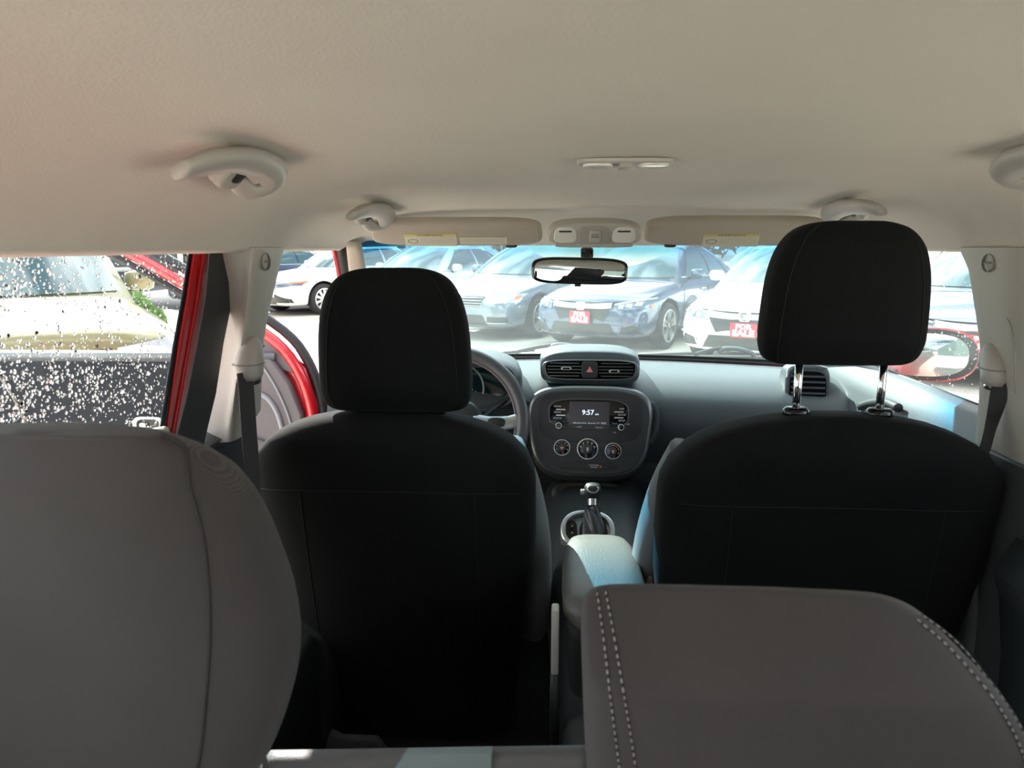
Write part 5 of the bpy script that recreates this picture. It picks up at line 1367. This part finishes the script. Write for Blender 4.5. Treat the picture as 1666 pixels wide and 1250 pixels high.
place(F1, (6.4, 12.6), 30); repaint(F1, 0, 'navy'); setlab(F1, 'dark sedan in the second row behind the passenger door window', 'second row of parked cars')
place(F2, (-.6, 17.6), 30); repaint(F2, 0, 'grey'); setlab(F2, 'grey sedan in the second row behind the blue grey sedan', 'second row of parked cars')
wv = make_car(SED, 'parked_sedan', 'white_sedan'); A2 = wv.root
place(A2, (-6.25, 15.6), 38); repaint(A2, 0, 'white'); setlab(A2, 'white sedan with ten spoke wheels seen through the open driver door')
sv_ = make_car(SUV, 'parked_suv', 'generic'); T = sv_.root
T2 = copy_tree(T)
repaint(T, 0, 'tan'); setlab(T, 'tan sport utility vehicle close outside the rear left window', 'parked sport utility vehicles'); T['category'] = 'car'
place(T, (-2.75, 3.55), -42)
repaint(T2, 0, 'white'); setlab(T2, 'white sport utility vehicle behind the white sedan seen through the open driver door', 'parked sport utility vehicles'); T2['category'] = 'car'
place(T2, (-9.4, 25.5), 60)

# ================================================================== LOT, FENCE, TREES
def ground_mat():
    m = mat('lot_concrete', (.62, .585, .50), .9, spec=.2)
    nt = m.node_tree; N = nt.nodes; L = nt.links; b = N['Principled BSDF']
    tc = N.new('ShaderNodeTexCoord'); n = N.new('ShaderNodeTexNoise'); n.inputs['Scale'].default_value = .8; n.inputs['Detail'].default_value = 10
    L.new(tc.outputs['Object'], n.inputs['Vector'])
    r = N.new('ShaderNodeValToRGB'); r.color_ramp.elements[0].position = .35; r.color_ramp.elements[0].color = (.44, .41, .36, 1); r.color_ramp.elements[1].position = .6; r.color_ramp.elements[1].color = (.66, .62, .53, 1)
    L.new(n.outputs['Fac'], r.inputs[0]); L.new(r.outputs[0], b.inputs['Base Color'])
    return m
bm = bmesh.new(); g = [[V((x, y, 0)) for x in (-60, -20, 0, 20, 60)] for y in (-40, -10, 0, 20, 70)]
grid(bm, g); tag(finish('ground', bm, ground_mat()), 'pale sunlit concrete of the car lot', 'ground', kind='structure')
asph = mat('asphalt', (.10, .095, .10), .9, var=.3, vscale=30, bump=.5, bscale=60)
bm = bmesh.new(); prism(bm, [V((-22, 19.3, 0)), V((-3, 15.8, 0)), V((-1, 26, 0)), V((-22, 30, 0))][::-1], V((0, 0, .003))); tag(finish('asphalt_patch', bm, asph), 'dark asphalt strip under the white sedan', 'asphalt', kind='structure')
# fence of white rails, left
fn = thing('rail_fence', 'white rail fence behind the tan vehicle', 'fence', (-14, 17, 0))
whitep = mat('fence_white', (.70, .70, .66), .6)
f0, f1_ = V((-16, 12.5, 0)), V((-10.6, 18.6, 0))
for k in range(7):
    p = lerp(f0, f1_, k / 6); bm = bmesh.new(); box(bm, p + V((0, 0, .65)), (.10, .10, 1.3)); finish('fence_post', bm, whitep, fn, bevel=.01)
for z in (.45, .85, 1.22):
    bm = bmesh.new(); prism(bm, [f0 + V((0, -.06, z - .05)), f1_ + V((0, -.06, z - .05)), f1_ + V((0, -.06, z + .05)), f0 + V((0, -.06, z + .05))], V((0, -.03, 0))); finish('fence_rail', bm, whitep, fn)
bark = mat('tree_bark', (.17, .13, .10), .9, var=.3, vscale=12, bump=.8, bscale=20)
leafm = mat('leaf_green', (.07, .12, .035), .7, var=.4, vscale=6)
leafd = mat('leaf_dark', (.022, .040, .022), .8, var=.4, vscale=3)
def foliage(bm, c, r, n, size, sq=.8):
    for _ in range(n):
        d = V((random.gauss(0, 1), random.gauss(0, 1), random.gauss(0, 1) * sq)).normalized() * r * random.uniform(.6, 1.0)
        d.z *= sq; p = c + d; a = V((random.gauss(0, 1), random.gauss(0, 1), random.gauss(0, 1))).normalized(); b = a.orthogonal().normalized()
        s = size * random.uniform(.6, 1.3)
        vs = [bm.verts.new(p + a * s), bm.verts.new(p + b * s * .5), bm.verts.new(p - a * s), bm.verts.new(p - b * s * .5)]; bm.faces.new(vs)
def tree(label, x, y, h, r, leaf=leafm, trunk=.15, n=900, sz=.16):
    t = thing('tree', label, 'tree', (x, y, 0), 'trees around the lot')
    bm = bmesh.new(); tube(bm, [V((x, y, 0)), V((x + .05, y, h * .4)), V((x, y + .1, h * .8))], [trunk, trunk * .8, trunk * .4], 10); finish('trunk', bm, bark, t)
    bm = bmesh.new(); foliage(bm, V((x, y, h)), r, n, sz, .7); foliage(bm, V((x + r * .4, y, h - r * .3)), r * .7, n // 2, sz); finish('crown', bm, leaf, t, smooth=False)
tree('tree with a pale trunk between the tan vehicle mirror and the fence', -9.0, 14.2, 3.6, 1.6, leafm, .17)
random.seed(3)
names = ['far left end', 'second from left', 'third from left', 'left of middle', 'right of middle', 'third from right', 'second from right', 'far right end']
for i in range(8):
    tree('dark green tree behind the lot, ' + names[i] + ' of the row', -26 + i * 7.8, 36 + random.uniform(-1, 1), 3.6, 3.4, leafd, .2, 1300, .3)
for i, (x, y, s, l) in enumerate(((-7.6, 12.9, .45, 'low green shrub beside the fence post'), (-6.9, 12.2, .32, 'smaller low green shrub nearer the red door frame'))):
    bm = bmesh.new(); foliage(bm, V((x, y, s * .7)), s, 500, .07, .8); o = finish('shrub', bm, mat('shrub_green', (.14, .26, .05), .7, var=.3, vscale=10), smooth=False); tag(o, l, 'shrub', 'shrubs by the fence')
bm = bmesh.new(); box(bm, (9, -16, 2.2), (16, 4, 4.4)); tag(finish('added_mirror_block', bm, mat('mirror_block_teal', (.10, .14, .14), .7), smooth=False), 'dark block added behind the car to darken the door mirror reflection', 'building')  # out-of-view block, added to darken what the door mirror reflects
# dark building behind
bm = bmesh.new(); box(bm, (-22, 28, 1.5), (14, 3, 3.0)); bl = finish('low_building', bm, mat('building_dark', (.05, .055, .06), .7), smooth=False); tag(bl, 'low dark building behind the fence on the left', 'building')
for i in range(4):
    bm = bmesh.new(); box(bm, (-27 + i * 3.3, 26.48, 1.6), (1.8, .06, 1.2)); finish('window', bm, cwin, bl, smooth=False)

# ================================================================== LIGHT, SKY, CAMERA
sun = bpy.data.lights.new('sun', 'SUN'); so = bpy.data.objects.new('sun', sun); COL.objects.link(so)
sdir = V((-.42, .66, .64)).normalized()
so.rotation_euler = sdir.to_track_quat('Z', 'Y').to_euler(); sun.energy = 6.0; sun.angle = .012; sun.color = (1, .95, .86)
w = bpy.data.worlds.new('World'); scn.world = w; w.use_nodes = True
nt = w.node_tree; N = nt.nodes; L = nt.links; bg = N['Background']
sky = N.new('ShaderNodeTexSky'); sky.sky_type = 'HOSEK_WILKIE'; sky.sun_direction = sdir; sky.turbidity = 3.5; sky.ground_albedo = .4
tc = N.new('ShaderNodeTexCoord'); n = N.new('ShaderNodeTexNoise'); n.inputs['Scale'].default_value = 2.2; n.inputs['Detail'].default_value = 9
mp = N.new('ShaderNodeMapping'); mp.inputs['Scale'].default_value = (1, 1, 2.6); L.new(tc.outputs['Generated'], mp.inputs[0]); L.new(mp.outputs[0], n.inputs['Vector'])
cr = N.new('ShaderNodeValToRGB'); cr.color_ramp.elements[0].position = .44; cr.color_ramp.elements[1].position = .62; L.new(n.outputs['Fac'], cr.inputs[0])
mx = N.new('ShaderNodeMix'); mx.data_type = 'RGBA'; L.new(cr.outputs[0], mx.inputs[0]); L.new(sky.outputs[0], mx.inputs[6]); mx.inputs[7].default_value = (1.5, 1.5, 1.5, 1)
L.new(mx.outputs[2], bg.inputs[0]); bg.inputs[1].default_value = 1.0
cd = bpy.data.cameras.new('camera'); co = bpy.data.objects.new('camera', cd); COL.objects.link(co)
co.location = CAMP
M = Matrix((rt, upv, -fw)).transposed(); co.rotation_euler = M.to_euler()
cd.sensor_width = 36; cd.lens = 36 * F / 1666; cd.clip_start = .02; cd.clip_end = 300
cd.dof.use_dof = True; cd.dof.focus_distance = 1.9; cd.dof.aperture_fstop = 11
scn.camera = co
vs = scn.view_settings; vs.view_transform = 'Standard'; vs.look = 'None'; vs.gamma = 1; vs.use_curve_mapping = False; vs.exposure = 1.88
